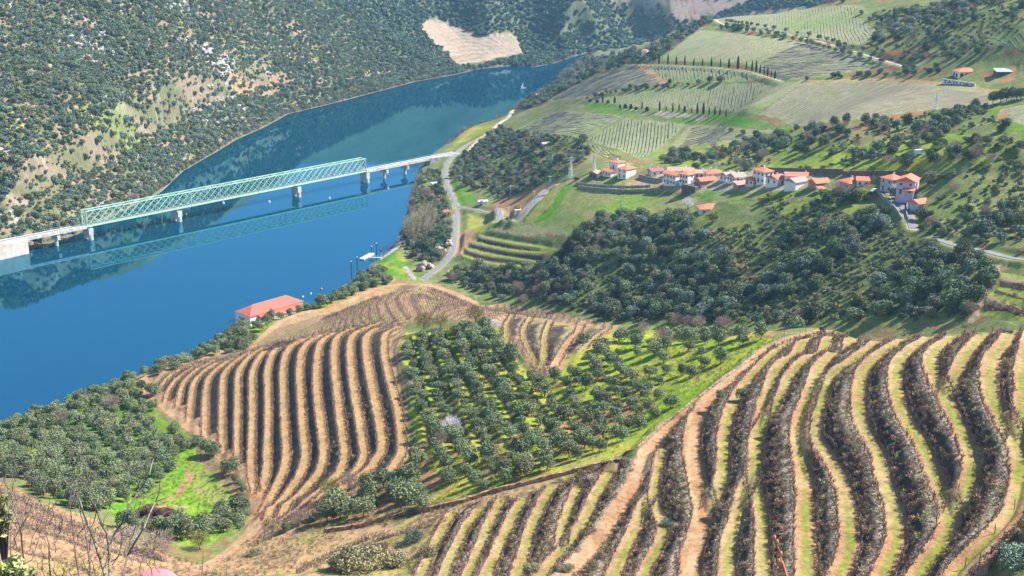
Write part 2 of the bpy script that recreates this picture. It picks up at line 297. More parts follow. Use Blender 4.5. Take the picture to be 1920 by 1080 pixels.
# wild belts
fill("840,430 860,500 900,570 1150,605 1500,605 1820,600 1830,560 1880,490 1760,450 1680,400 1560,380 1440,390 1360,400 1300,400 1180,405 1110,420 1050,470 1010,510 870,500", mixc(mixc([.09, .115, .04], [.15, .19, .055], (N2-.4)*4), [.24, .22, .11], (N3-.6)*5))
fill("1300,395 1345,400 1420,420 1440,470 1400,520 1380,500 1380,460 1330,440 1300,425", meadow)
fill("1420,380 1560,370 1640,380 1600,400 1440,400", meadow)
fill("1220,280 1400,255 1600,265 1780,250 1860,260 1850,300 1720,330 1600,320 1440,320 1300,318 1230,305", meadow)
fill("1330,262 1440,275 1440,310 1320,305", mixc(meadow, [.27, .28, .08], N2*0+.6))
fill("1560,290 1720,260 1800,285 1730,318 1560,318", mixc([.24, .30, .04], [.33, .33, .06], (N2-.4)*3))
fill("1855,200 1880,192 1890,215 1925,235 1925,262 1880,245 1860,225", lush)
fill("860,250 880,240 935,228 930,240 880,262 850,272", grass)
fill("950,215 990,195 1050,200 1090,205 1050,230 1000,240 960,250", mixc([.16, .19, .06], [.24, .2, .13], (N3-.5)*4))
# fields of the far vineyards
FIELDS = [
 ("1345,34 1420,24 1600,9 1625,14 1602,26 1645,62 1612,85 1500,68 1400,52 1348,42", "1400,50 1425,24", 2.3, vine_soil, 0),
 ("1310,56 1335,58 1500,78 1430,112 1415,128 1390,117 1250,114 1240,110", "1330,114 1370,62", 2.4, vine_soil, 0),
 ("1500,78 1640,110 1668,127 1560,138 1500,149 1462,149 1445,132 1416,128 1432,112", "1440,126 1640,112", 2.3, vine_pink, 0),
 ("1215,122 1320,125 1400,133 1450,149 1350,154 1252,154 1232,140", "1300,153 1296,126", 2.4, vine_soil, 0),
 ("1180,123 1203,123 1244,154 1160,170 1090,184 1028,191 1034,184 1100,150", "1060,188 1190,128", 2.4, vine_pink, 0),
 ("1107,189 1200,172 1330,159 1450,155 1385,210 1300,205 1180,200", "1260,203 1270,168", 2.4, vine_soil, 0),
 ("1450,155 1505,154 1420,214 1386,210", "1400,211 1480,157", 2.4, mixc(vine_soil, [.2, .25, .09], N2*0+.5), 0),
 ("1508,154 1640,151 1760,158 1888,176 1902,184 1860,194 1760,204 1600,224 1490,237 1462,224 1424,215", "1490,232 1640,156", 2.2, vine_pink, 0),
 ("945,257 1000,226 1060,208 1168,219 1130,240 1092,260 1040,254 990,249", "985,248 1130,222", 2.3, vine_soil, 0),
 ("1098,262 1172,221 1288,233 1240,275 1200,299 1165,282", "1180,285 1190,226", 2.4, vine_soil, 1),
 ("1292,234 1440,241 1468,247 1400,261 1290,274 1246,288", "1260,282 1400,243", 2.3, vine_pink, 0),
 ("1096,265 1140,280 1188,309 1165,310 1110,286", "1170,308 1105,270", 2.2, mixc([.22, .26, .1], DIRT, N2*0+.2), 1),
 ("1888,202 1925,196 1925,238 1892,226 1872,212", "1885,222 1925,200", 2.2, vine_pink, 0),
 ("1790,60 1925,95 1925,60 1850,70", "1800,64 1920,92", 2.5, vine_soil, 0),
]
terr_far = mixc(mixc([.38, .29, .22], [.28, .26, .18], (N2-.45)*4), [.22, .19, .14], (.22-np.abs(((GZ+N2*2) % 4.0)/4-.5))*8)
fill("790,45 815,33 850,48 905,68 940,62 962,61 975,85 985,103 960,110 925,118 870,128 850,121 838,98 802,72", terr_far)
fill("1250,-5 1420,-5 1340,28 1300,38 1275,42 1262,25", mixc([.45, .32, .27], [.33, .3, .2], (N2-.4)*3))
fill("1130,-6 1250,-6 1255,10 1180,8 1140,4", mixc([.3, .28, .2], [.4, .32, .25], (N2-.4)*3))
for poly, dr, sp, col, k in FIELDS: fill(poly, col, False)
fill("1085,205 1110,192 1250,208 1380,217 1470,240 1500,240 1480,247 1300,232 1170,216", mixc(LUSH, [.16, .2, .06], (N2-.4)*3))
fill("1170,205 1300,215 1330,225 1210,218", mixc([.33, .28, .24], OLIVE_G, (N3-.55)*5))
# village side
village_f = mixc(mixc([.25, .26, .085], [.17, .26, .045], (fbm(GX, GY, 30, 51)-.45)*4), [.34, .25, .14], (N3-.6)*4)
fill("1040,352 1075,342 1110,358 1180,366 1312,369 1275,394 1180,400 1110,412 1060,424 990,430 1000,412 1030,396", village_f)
fill("900,433 990,421 1100,425 1076,443 1000,440 940,436", mixc(vine_pink, village_f, N2*0+.5))
fill("1030,345 1052,343 1045,372 1022,395 1000,418 980,420 995,398 1015,372", mixc([.28, .29, .07], DIRT, (N3-.5)*3))
fill("1055,345 1075,338 1062,362 1042,400 1010,418 1000,418 1035,385", LUSH*1.3)
fill("1078,338 1250,338 1248,357 1150,362 1085,355", mixc([.22, .25, .06], [.30, .24, .13], (N2-.5)*4))
fill("1170,340 1200,335 1250,345 1225,352 1180,348", mixc([.38, .27, .16], DIRT2, N2))
fill("1190,348 1300,350 1325,360 1200,358", mixc([.3, .25, .14], DIRT, N2))
fill("1305,360 1350,345 1370,352 1330,368 1345,375 1325,372", LUSH*1.2)
fill("1225,318 1450,318 1560,335 1640,330 1640,345 1540,360 1380,362 1240,352", mixc([.32, .28, .2], [.2, .22, .09], (N2-.45)*4))
fill("1360,360 1550,352 1600,375 1440,385 1370,380", meadow)
fill("925,375 950,372 985,362 985,395 955,408 920,398", mixc(DIRT*1.05, OLIVE_G, (N3-.55)*3)); fill("985,360 1040,335 1060,335 1010,360 985,375", mixc(DIRT, OLIVE_G, (N3-.5)*3))
fill("845,440 875,432 900,425 890,450 870,470 862,480 850,478", dirt); fill("878,400 900,400 915,432 890,436 876,420", mixc([.28, .3, .06], DIRT, (N3-.5)*3))
fill("735,470 755,480 790,520 720,524 690,512 710,490", mixc(lush, YEL, (N2-.45)*4)); fill("845,335 870,350 900,385 858,380", lush)
fill("700,480 740,460 775,425 800,395 790,420 750,465 715,490", [.42, .38, .33])
# near ground
fill("636,558 700,520 745,522 700,548 640,580 570,592 520,612 475,655 420,672 300,688 240,704 100,765 60,790 200,725 400,642 500,604 560,582", grass)
orch = mixc(mixc([.22, .30, .03], [.34, .34, .05], (N2-.42)*5), DIRT, (N3+N1-1.1)*6)
fill("755,625 880,610 925,605 940,640 985,690 1010,710 1050,700 1060,660 1120,635 1150,620 1300,605 1460,628 1440,640 1380,690 1330,735 1260,775 1180,850 1130,872 1050,895 940,930 860,965 760,985 640,985 590,1000 560,985 620,950 700,915 760,900 790,870 770,780", orch)
fill("1440,640 1380,690 1330,735 1260,778 1200,835 1150,866 1110,860 1180,790 1240,740 1290,690 1340,655 1400,632", mixc([.22, .33, .02], [.33, .34, .05], (N2-.45)*5))
fill("1150,866 1110,870 1050,892 1000,905 1080,860 1130,845", mixc([.36, .29, .1], [.3, .32, .05], N2))
fill("0,770 60,790 150,755 260,715 270,740 310,790 350,800 350,840 330,880 280,930 150,950 90,930 0,880", mixc(mixc(GRASS, LUSH, (N2-.4)*4), DIRT, (N3+N1-1.12)*6))
hollow = mixc([.10, .26, .015], [.19, .31, .025], (N3-.35)*3)
fill("345,830 365,835 372,850 400,860 440,900 470,950 455,985 400,1020 330,1020 230,980 190,950 250,900 290,930 320,880", hollow)
fill("362,850 380,850 400,880 430,905 455,935 445,960 400,950 360,925 365,890", mixc([.26, .27, .08], hollow, (N3-.5)*5)); fill("368,832 385,850 440,890 465,925 462,945 430,925 395,890 368,860", mixc([.22, .15, .09], DIRT, (N3-.4)*3))
fill("352,862 362,862 362,900 345,922 330,935 300,945 285,940 320,928 345,900", mixc(DIRT, GRASS, (N3-.5)*4)); 
fill("255,955 275,945 300,946 352,963 356,968 330,972 335,985 300,995 265,990 252,975", [.055, .022, .02], False)
low = mixc(mixc([.35, .215, .12], [.31, .25, .085], (N2-.4)*3), DIRT2, (N3-.55)*4)
fill("-60,890 0,905 60,930 150,965 230,1000 300,1035 400,1065 400,1100 -100,1100", low)
fill("400,1060 470,1010 500,985 560,985 600,1000 700,975 800,945 900,925 1000,905 1140,872 1160,880 1100,905 1000,935 900,950 840,975 800,1035 780,1100 380,1100", mixc(mixc([.40, .26, .13], [.30, .29, .07], (N2-.45)*4), SCRUB, (N3-.6)*4))
kb = (GZ+(N2-.5)*.3) % .95/.95; knoll = mixc(mixc([.36, .22, .125], [.29, .24, .09], (N2-.4)*3), [.17, .12, .085], (.22-np.abs(kb-.5))*9)
fill("470,652 520,612 570,592 640,577 700,547 750,531 805,529 850,545 900,572 960,570 1020,580 1160,612 1150,622 1090,640 1060,680 1045,700 1005,705 990,680 950,630 930,605 880,600 760,605 752,640 765,760 760,850 700,905 620,950 520,990 490,985 500,950 480,925 400,840 310,760 280,720 285,690 400,665", knoll)
# treads and banks
t_on = TREAD > 0; r_on = RISER > 0
strip = mixc(mixc(DIRT*1.05, [.38, .28, .14], (N2-.3)*2), mixc([.205, .215, .045], [.28, .25, .08], (N2-.4)*4), (TREAD-.73)*7+(N3-.5)*2.2-(fbm(GX, GY, 18, 61)-.42)*2.0)
bank = mixc(mixc([.085, .07, .05], [.045, .038, .03], (N3-.35)*3), mixc([.37, .27, .19], [.29, .25, .12], (N2-.4)*4), (RISER-np.where(MIDZ, .80, .50))*4+(N3-.5)*np.where(MIDZ, .8, 2.0))  # shade painted into the dark scrub at the bank foot; paler lit rubble above
m_fine = (N3-.5)
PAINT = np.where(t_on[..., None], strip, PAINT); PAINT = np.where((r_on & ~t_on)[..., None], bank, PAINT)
for name, L in LINES.items():
    if name == "mid":
        for g, w, f in L:
            d = dist_line(g, GX, GY, w*2); m = t_on & (d < w*1.9); PAINT[m] = mixc(PAINT[m], [.37, .205, .10], np.full(m.sum(), .6))
    if name in ("low", "far_right", "white"):
        for g, w, f in L: m = t_on & (dist_line(g, GX, GY, 5) < 4.5); PAINT[m] = mixc([.26, .30, .05], [.2, .26, .04], N2[m])
    for g, w, f in L:
        if f in ("road", "track"):
            d = dist_line(g, JX*.3+GX*.7, JY*.3+GY*.7, 6); m = d < w*(1.15 if f == "road" else 0.95); c = mixc(DIRT2, DIRT, (N2-.4)*3+np.where(d < .5, .3, 0)); 
            if f == "track": m = m & ((d < 1.1)); 
            PAINT[m] = c[m]
RO = (RISER_O > 0)
PAINT = np.where((RO & (RISER_O < .9))[..., None], mixc([.12, .11, .05], [.2, .2, .06], (N3-.4)*3), PAINT)  # shadow bands between the orchard strips painted dark on the risers
def track(txt, w, col=None, flat=True):
    g = ground_line(txt, step=8); d = dist_line(g, JX*.15+GX*.85, JY*.15+GY*.85, w*2.5); m = d < w; c = paledirt if col is None else col
    PAINT[m] = (c[m] if isinstance(c, np.ndarray) and c.ndim == 3 else c)
    m2 = (d < w*1.5) & (d >= w) & (N3 > .45); PAINT[m2] = (DIRT*0.9)[None]; WILD[d < w*2] = 0; return g
track("240,705 262,690 285,682 310,677", 3.0); track("262,694 272,722 290,745 320,770 380,820 430,865 465,905 487,945 482,985 450,1020 400,1055 350,1085", 2.2)
track("470,655 495,628 525,608 570,592 620,583 660,566 700,545 750,532 800,533 850,549 890,568", 1.9); track("350,950 320,947 300,950", 1)
SLOPE = ["-20,912 60,948 150,988 230,1022 310,1054", "-20,938 60,970 140,1004 220,1038 280,1058", "-20,962 50,988 120,1012 200,1042", "-20,1018 60,1040 140,1062 210,1090", "-20,1052 40,1072 90,1095", "500,998 560,962 640,922 700,893", "480,1022 560,985 640,945 715,908", "640,1040 720,1010 800,985", "560,1075 640,1030 720,1000"]
LINES["slope"] = [(ground_line(t_, step=6, sm=3), .5, "") for t_ in SLOPE]
for g_, w_, f_ in LINES["slope"]: d_ = dist_line(g_, GX, GY, 4); m_ = d_ < .75; PAINT[m_] = mixc([.20, .15, .12], [.30, .28, .10], (N3-.4)*4)[m_]
track("-20,985 60,1003 140,1022 220,1048 300,1066 400,1058", 1.6); track("-20,1040 60,1070 120,1095", 1.3)
track("760,500 768,515 778,523", 1.2, np.full(GX.shape+(3,), .33)); track("1078,338 1040,352 1030,345", 1.5)
track("0,150 60,142 130,133", 3.5, mixc(DIRT2, ROCK, N2)); track("0,196 30,215 55,232 40,240 0,236", 4, mixc(DIRT2, [.3, .3, .1], N2))
track("670,136 720,131 778,120", 2.4, mixc(DIRT2, ROCK, N2)); track("430,143 520,146", 1.8); track("795,40 792,60 800,68", 3, DIRT2); track("850,120 870,108", 3, DIRT2)
track("1245,155 1225,140 1203,122", 2.4); track("1262,42 1270,20 1320,2", 4, mixc(DIRT2, ROCK, N2)); track("1310,55 1328,42", 2, mixc(DIRT2, DIRT, N2))
track("1345,32 1420,22 1600,7 1628,10", 1.4); track("1500,72 1640,106 1672,126", 1.2); track("1500,152 1640,149 1760,155 1890,174", 1.3, mixc(DIRT, [.35, .32, .12], N2))
track("1340,430 1375,460 1400,500 1410,540", 1.2, mixc([.3, .3, .08], DIRT, N2)); track("1895,128 1905,140 1890,150", 2.5)
track("1868,500 1850,545 1830,570 1825,600", 1.6, mixc([.42, .3, .2], GRASS, (N3-.6)*4)); track("1878,230 1870,215 1880,205", 1.2)
rocky("60,40 110,60 130,20 200,60 215,110 180,125 130,110 150,85 80,70", 1.2); rocky("320,70 380,80 440,115 430,135 380,120 340,100", 1.3); rocky("280,-5 370,-5 350,25 300,15", 1.0); rocky("0,0 60,0 40,30 0,25", 1)
# wild relief and ditch noise
rel = (fbm(GX, GY, 55, 71)-.5)*14*np.clip((GL-6.3)*2, 0, 1)*FARL + (fbm(GX, GY, 9, 72, 3)-.5)*1.6
shore_k = np.clip(RD/30, 0, 1)*(~r_in)
GZ = GZ+rel*WILD*shore_k+(N3-.5)*0.35*(~r_in)*(1-.7*(TREAD > 0))
GZ = np.where(~r_in, np.maximum(GZ, 0.25+np.minimum(RD*.1, .5)), GZ)
bankm = (~r_in) & (RD < 3.5); PAINT[bankm] = mixc([.17, .14, .115], [.10, .10, .06], (N3-.4)*3)[bankm]
# road beds cut level into the slopes
ROADS = {}
ROAD_TXT = {
 "shore": ("905,256 880,270 862,282 845,295 836,312 834,330 840,350 848,368 856,384 857,400 855,420 853,445 850,470 835,492 812,510 795,522", 1.35),
 "junction_road": ("857,387 885,391 915,399 935,405 950,410", 1.5),
 "village_road": ("968,412 978,404 988,391 1002,377 1021,360 1042,347", 1.6),
 "right_road": ("1752,448 1770,454 1800,463 1850,473 1890,481 1935,490", 1.6),
 "estate": ("1695,125 1640,109 1560,84 1480,66 1400,56 1352,46 1338,38 1347,28 1372,26", 1.1),
 "cypress_road": ("1165,119 1215,121.5 1320,125 1400,133 1440,146 1465,153", .7),
 "river_road": ("870,290 900,262 940,228 968,206", 1.3),
 "village_street": ("1670,360 1690,385 1705,405 1710,418 1711,428", 1.4),
}
for k_, (t_, w_) in ROAD_TXT.items():
    g_ = ground_line(t_, zbase, 5, 3); zc = smooth_line(np.stack([np.maximum(glook(GZ, g_[:, 0], g_[:, 1]), 2.0)]*2, 1), 7)[:, 0]; ROADS[k_] = (g_, w_, zc); R_ = w_+5
    bb = (GX > g_[:, 0].min()-R_) & (GX < g_[:, 0].max()+R_) & (GY > g_[:, 1].min()-R_) & (GY < g_[:, 1].max()+R_) & ~r_in; xs, ys = GX[bb], GY[bb]; bd = np.full(xs.shape, 1e9); bz = np.zeros(xs.shape)
    for i_ in range(len(g_)-1):
        a_, e_ = g_[i_], g_[i_+1]-g_[i_]; q_ = max(e_ @ e_, 1e-9); t__ = np.clip(((xs-a_[0])*e_[0]+(ys-a_[1])*e_[1])/q_, 0, 1); dd = np.hypot(xs-a_[0]-t__*e_[0], ys-a_[1]-t__*e_[1]); m_ = dd < bd; bd = np.where(m_, dd, bd); bz = np.where(m_, zc[i_]+(zc[i_+1]-zc[i_])*t__, bz)
    k__ = np.clip((bd-w_-1.2)/3.5, 0, 1); k__ = k__*k__*(3-2*k__); GZ[bb] = GZ[bb]*k__+(bz-.05)*(1-k__); pm = PAINT[bb]; pm[bd < w_+.8] = [.33, .27, .18]; PAINT[bb] = pm
def zg(x, y): return glook(GZ, x, y)
def castg(u, v):
    x, y = cast(u, v, zg); return x, y
# ------------------------------------------------------------------ materials
def newmat(name):
    m = bpy.data.materials.new(name); m.use_nodes = True; return m, m.node_tree.nodes, m.node_tree.links, m.node_tree.nodes["Principled BSDF"]
def mat(name, col, rough=.8, var=.15, scale=.6, bump=.0, spec=.3, metal=0.0, col2=None, rnd=0.0, trans=0.0):
    """plain painted/natural surface with noise variation; rnd varies it between instances"""
    m, n, l, b = newmat(name); tc = n.new("ShaderNodeTexCoord"); ns = n.new("ShaderNodeTexNoise"); ns.inputs["Scale"].default_value = scale; ns.inputs["Detail"].default_value = 5
    l.new(tc.outputs["Object"], ns.inputs["Vector"]); mx = n.new("ShaderNodeMix"); mx.data_type = 'RGBA'
    c = np.array(col[:3]); c2 = np.array(col2) if col2 is not None else c*(1-2*var)
    mx.inputs[6].default_value = (*np.clip(c*(1+var if col2 is None else 1), 0, 1), 1); mx.inputs[7].default_value = (*np.clip(c2, 0, 1), 1)
    mr = n.new("ShaderNodeMapRange"); mr.inputs[1].default_value = .35; mr.inputs[2].default_value = .65; l.new(ns.outputs[0], mr.inputs[0]); l.new(mr.outputs[0], mx.inputs[0])
    out = mx.outputs[2]
    if rnd:
        oi = n.new("ShaderNodeObjectInfo"); hs = n.new("ShaderNodeHueSaturation"); r1 = n.new("ShaderNodeMapRange"); r1.inputs[3].default_value = 1-rnd; r1.inputs[4].default_value = 1+rnd
        l.new(oi.outputs["Random"], r1.inputs[0]); l.new(r1.outputs[0], hs.inputs["Value"]); r2 = n.new("ShaderNodeMath"); r2.operation = 'MULTIPLY'; r2.inputs[1].default_value = 7.13; r3 = n.new("ShaderNodeMath"); r3.operation = 'FRACT'
        l.new(oi.outputs["Random"], r2.inputs[0]); l.new(r2.outputs[0], r3.inputs[0]); r4 = n.new("ShaderNodeMapRange"); r4.inputs[3].default_value = .5-rnd*.09; r4.inputs[4].default_value = .5+rnd*.09
        l.new(r3.outputs[0], r4.inputs[0]); l.new(r4.outputs[0], hs.inputs["Hue"]); l.new(out, hs.inputs["Color"]); out = hs.outputs[0]
    l.new(out, b.inputs["Base Color"]); b.inputs["Roughness"].default_value = rough; b.inputs["Specular IOR Level"].default_value = spec; b.inputs["Metallic"].default_value = metal
    if bump:
        bp = n.new("ShaderNodeBump"); bp.inputs["Strength"].default_value = bump; bp.inputs["Distance"].default_value = .1; l.new(ns.outputs[0], bp.inputs["Height"]); l.new(bp.outputs[0], b.inputs["Normal"])
    return m
M_GROUND, n, l, b = newmat("ground")
at = n.new("ShaderNodeVertexColor"); at.layer_name = "paint"; tc = n.new("ShaderNodeTexCoord")
n1 = n.new("ShaderNodeTexNoise"); n1.inputs["Scale"].default_value = .9; n1.inputs["Detail"].default_value = 6; n1.inputs["Roughness"].default_value = .7; l.new(tc.outputs["Object"], n1.inputs["Vector"])
n2 = n.new("ShaderNodeTexNoise"); n2.inputs["Scale"].default_value = .22; n2.inputs["Detail"].default_value = 4; l.new(tc.outputs["Object"], n2.inputs["Vector"])
r1 = n.new("ShaderNodeMapRange"); r1.inputs[1].default_value = .3; r1.inputs[2].default_value = .7; r1.inputs[3].default_value = .62; r1.inputs[4].default_value = 1.32; l.new(n1.outputs[0], r1.inputs[0])
r2 = n.new("ShaderNodeMapRange"); r2.inputs[1].default_value = .3; r2.inputs[2].default_value = .7; r2.inputs[3].default_value = .85; r2.inputs[4].default_value = 1.15; l.new(n2.outputs[0], r2.inputs[0])
mu = n.new("ShaderNodeMath"); mu.operation = 'MULTIPLY'; l.new(r1.outputs[0], mu.inputs[0]); l.new(r2.outputs[0], mu.inputs[1])
hs = n.new("ShaderNodeHueSaturation"); l.new(at.outputs[0], hs.inputs["Color"]); l.new(mu.outputs[0], hs.inputs["Value"]); l.new(hs.outputs[0], b.inputs["Base Color"])
b.inputs["Roughness"].default_value = .95; b.inputs["Specular IOR Level"].default_value = .1
bp = n.new("ShaderNodeBump"); bp.inputs["Strength"].default_value = .7; bp.inputs["Distance"].default_value = .35; l.new(n1.outputs[0], bp.inputs["Height"]); l.new(bp.outputs[0], b.inputs["Normal"])
M_WATER, n, l, b = newmat("river_water")
b.inputs["Base Color"].default_value = (.001, .040, .080, 1); b.inputs["Roughness"].default_value = .6; b.inputs["Specular IOR Level"].default_value = 0
gl = n.new("ShaderNodeBsdfGlossy"); gl.inputs["Color"].default_value = (.34, .76, .94, 1); gl.inputs["Roughness"].default_value = .03; fr = n.new("ShaderNodeFresnel"); fr.inputs["IOR"].default_value = 2.7; mxs = n.new("ShaderNodeMixShader")
l.new(fr.outputs[0], mxs.inputs[0]); l.new(b.outputs[0], mxs.inputs[1]); l.new(gl.outputs[0], mxs.inputs[2]); l.new(mxs.outputs[0], n["Material Output"].inputs["Surface"])
tc = n.new("ShaderNodeTexCoord"); mp = n.new("ShaderNodeMapping"); mp.inputs["Scale"].default_value = (1, 1.0, 1); l.new(tc.outputs["Object"], mp.inputs[0])
w1 = n.new("ShaderNodeTexNoise"); w1.inputs["Scale"].default_value = .9; w1.inputs["Detail"].default_value = 4; l.new(mp.outputs[0], w1.inputs["Vector"])
w2 = n.new("ShaderNodeTexNoise"); w2.inputs["Scale"].default_value = .008; w2.inputs["Detail"].default_value = 3; w2.inputs["Distortion"].default_value = .6; l.new(mp.outputs[0], w2.inputs["Vector"])
r = n.new("ShaderNodeMapRange"); r.inputs[1].default_value = .45; r.inputs[2].default_value = .6; r.inputs[3].default_value = .012; r.inputs[4].default_value = .035; l.new(w2.outputs[0], r.inputs[0])
bp = n.new("ShaderNodeBump"); bp.inputs["Distance"].default_value = .12; l.new(r.outputs[0], bp.inputs["Strength"]); l.new(w1.outputs[0], bp.inputs["Height"]); l.new(bp.outputs[0], gl.inputs["Normal"])
# ------------------------------------------------------------------ helpers
COL = scene.collection
def tag(o, label=None, cat=None, group=None, kind=None):
    if label: o["label"] = label
    if cat: o["category"] = cat
    if group: o["group"] = group
    if kind: o["kind"] = kind
    return o
def link(o, parent=None):
    COL.objects.link(o)
    if parent is not None: o.parent = parent
    return o
def empty(name, loc, rz=0.0, label=None, cat=None, group=None):
    o = bpy.data.objects.new(name, None); link(o); o.location = loc; o.rotation_euler = (0, 0, rz); o.empty_display_size = .5
    return tag(o, label, cat, group)
def meshobj(name, V, F, m, parent=None, smooth=False):
    me = bpy.data.meshes.new(name); me.from_pydata([tuple(map(float, p)) for p in V], [], F); me.materials.append(m)
    if smooth: me.polygons.foreach_set("use_smooth", [True]*len(me.polygons))
    me.update(); return link(bpy.data.objects.new(name, me), parent)
def npmesh(name, V, F, m, smooth=False, nper=3):
    """fast mesh from arrays; F (n, 3 or 4)"""
    V = np.asarray(V, np.float32); F = np.asarray(F, np.int32); me = bpy.data.meshes.new(name); k = F.shape[1]
    me.vertices.add(len(V)); me.vertices.foreach_set("co", V.ravel()); me.loops.add(F.size); me.loops.foreach_set("vertex_index", F.ravel())
    me.polygons.add(len(F)); me.polygons.foreach_set("loop_start", np.arange(0, F.size, k, dtype=np.int32)); me.polygons.foreach_set("loop_total", np.full(len(F), k, np.int32))
    if smooth: me.polygons.foreach_set("use_smooth", np.ones(len(F), bool))
    me.materials.append(m); me.update(calc_edges=True); return me
class MB:
    """collects boxes, bars and faces; build() links them as one mesh object"""
    def __init__(s): s.V = []; s.F = []
    def add(s, V, F):
        k = len(s.V); s.V += [tuple(p) for p in V]; s.F += [tuple(i+k for i in f) for f in F]; return s
    def box(s, x0, y0, z0, x1, y1, z1):
        return s.add([(x0,y0,z0),(x1,y0,z0),(x1,y1,z0),(x0,y1,z0),(x0,y0,z1),(x1,y0,z1),(x1,y1,z1),(x0,y1,z1)], [(0,3,2,1),(4,5,6,7),(0,1,5,4),(1,2,6,5),(2,3,7,6),(3,0,4,7)])
    def bar(s, a, b, w, h=None, n=4, w2=None):
        a, b = Vector(a), Vector(b); d = (b-a).normalized(); up = Vector((0,0,1)) if abs(d.z) < .95 else Vector((0,1,0)); sx = d.cross(up).normalized(); sy = sx.cross(d); h = h or w; V = []
        for p, k in ((a, 1), (b, (w2/w if w2 else 1))):
            for i in range(n):
                t = 2*math.pi*(i+.5)/n; r = .7071 if n == 4 else .5
                V.append(p+sx*(math.cos(t)*w*r*k)+sy*(math.sin(t)*h*r*k))
        F = [(i, (i+1) % n, n+(i+1) % n, n+i) for i in range(n)]+[tuple(range(n))[::-1], tuple(range(n, 2*n))]
        return s.add(V, F)
    def build(s, name, m, parent=None, smooth=False): return meshobj(name, s.V, s.F, m, parent, smooth)
    def mesh(s, name, m):
        me = bpy.data.meshes.new(name); me.from_pydata([tuple(map(float, p)) for p in s.V], [], s.F); me.materials.append(m); me.update(); return me
# ------------------------------------------------------------------ ground and water
NSPLIT = int(np.searchsorted(LF, math.log(760)))
def grid_mesh(name, rows, cols):
    X, Y, Z, Pn = [a[rows][:, cols] for a in (GX, GY, GZ, PAINT)]; nr, nc = X.shape; idx = np.arange(nr*nc).reshape(nr, nc)
    F = np.stack([idx[:-1, :-1], idx[:-1, 1:], idx[1:, 1:], idx[1:, :-1]], -1).reshape(-1, 4)[:, ::-1]; deep = (Z < -6).ravel(); F = F[~(deep[F].all(1))]
    me = npmesh(name, np.stack([X, Y, Z], -1).reshape(-1, 3), F, M_GROUND, True); ca = me.color_attributes.new("paint", 'FLOAT_COLOR', 'POINT')
    ca.data.foreach_set("color", np.concatenate([np.clip(Pn, 0, 1), np.ones((nr, nc, 1))], -1).astype(np.float32).ravel()); return me
tag(link(bpy.data.objects.new("terrain", grid_mesh("terrain", np.arange(0, NSPLIT+1), np.arange(NC)))), kind="structure")
tag(link(bpy.data.objects.new("hills", grid_mesh("hills", np.arange(NSPLIT, NR), np.r_[np.arange(0, NC-1, 2), NC-1]))), kind="structure")
water = tag(meshobj("river", [(-2600, 0, 0), (1500, 0, 0), (1500, 3600, 0), (-2600, 3600, 0)], [(0, 1, 2, 3)], M_WATER), kind="structure")
# ------------------------------------------------------------------ plants: crowns of many small leaf faces
M_OLIVE = mat("olive_leaves", (.225, .265, .125), .6, .30, .9, rnd=.28, col2=(.13, .17, .08)); M_OAK = mat("oak_leaves", (.125, .175, .085), .75, .3, .8, rnd=.35, col2=(.08, .12, .065))
M_OAKB = mat("blue_green_leaves", (.19, .25, .18), .75, .3, .8, rnd=.3, col2=(.12, .17, .125)); M_SHRUB = mat("scrub_leaves", (.23, .25, .12), .85, .3, .8, rnd=.45, col2=(.15, .175, .10)); M_BARE = mat("bare_twigs", (.36, .26, .22), .9, .2, 1.2, rnd=.22, col2=(.25, .19, .17))
M_POPL = mat("pale_twigs", (.46, .40, .27), .9, .2, 1.2, col2=(.36, .31, .22)); M_CYP = mat("cypress_leaves", (.028, .05, .03), .8, .3, 1.5, rnd=.25)
M_LIME = mat("spring_leaves", (.26, .32, .06), .8, .2, 1, rnd=.2); M_BLOS = mat("white_blossom", (.72, .68, .70), .8, .12, 2); M_BARK = mat("bark", (.14, .11, .085), .9, .3, 2)
M_FARL = mat("far_wood_leaves", (.14, .21, .14), .85, .3, .3, rnd=.35, col2=(.09, .14, .10)); M_MIX = mat("mimosa_leaves", (.25, .23, .07), .85, .25, 1, rnd=.25)
M_VINE = mat("vine_canes", (.33, .225, .175), .9, .3, 3, rnd=.55); M_POST = mat("post_wood", (.16, .13, .11), .85, .2, 4); M_TUFT = mat("dry_scrub", (.37, .27, .165), .95, .35, 2, rnd=.7, col2=(.11, .085, .05))
M_STONE = mat("schist_stone", (.42, .34, .27), .9, .3, 3, rnd=.4, bump=.4); M_VROW = mat("vine_row_leaves", (.21, .19, .14), .9, .3, .15, col2=(.16, .145, .105)); M_VROWD = mat("dark_vine_row", (.05, .085, .05), .9, .3, .2)
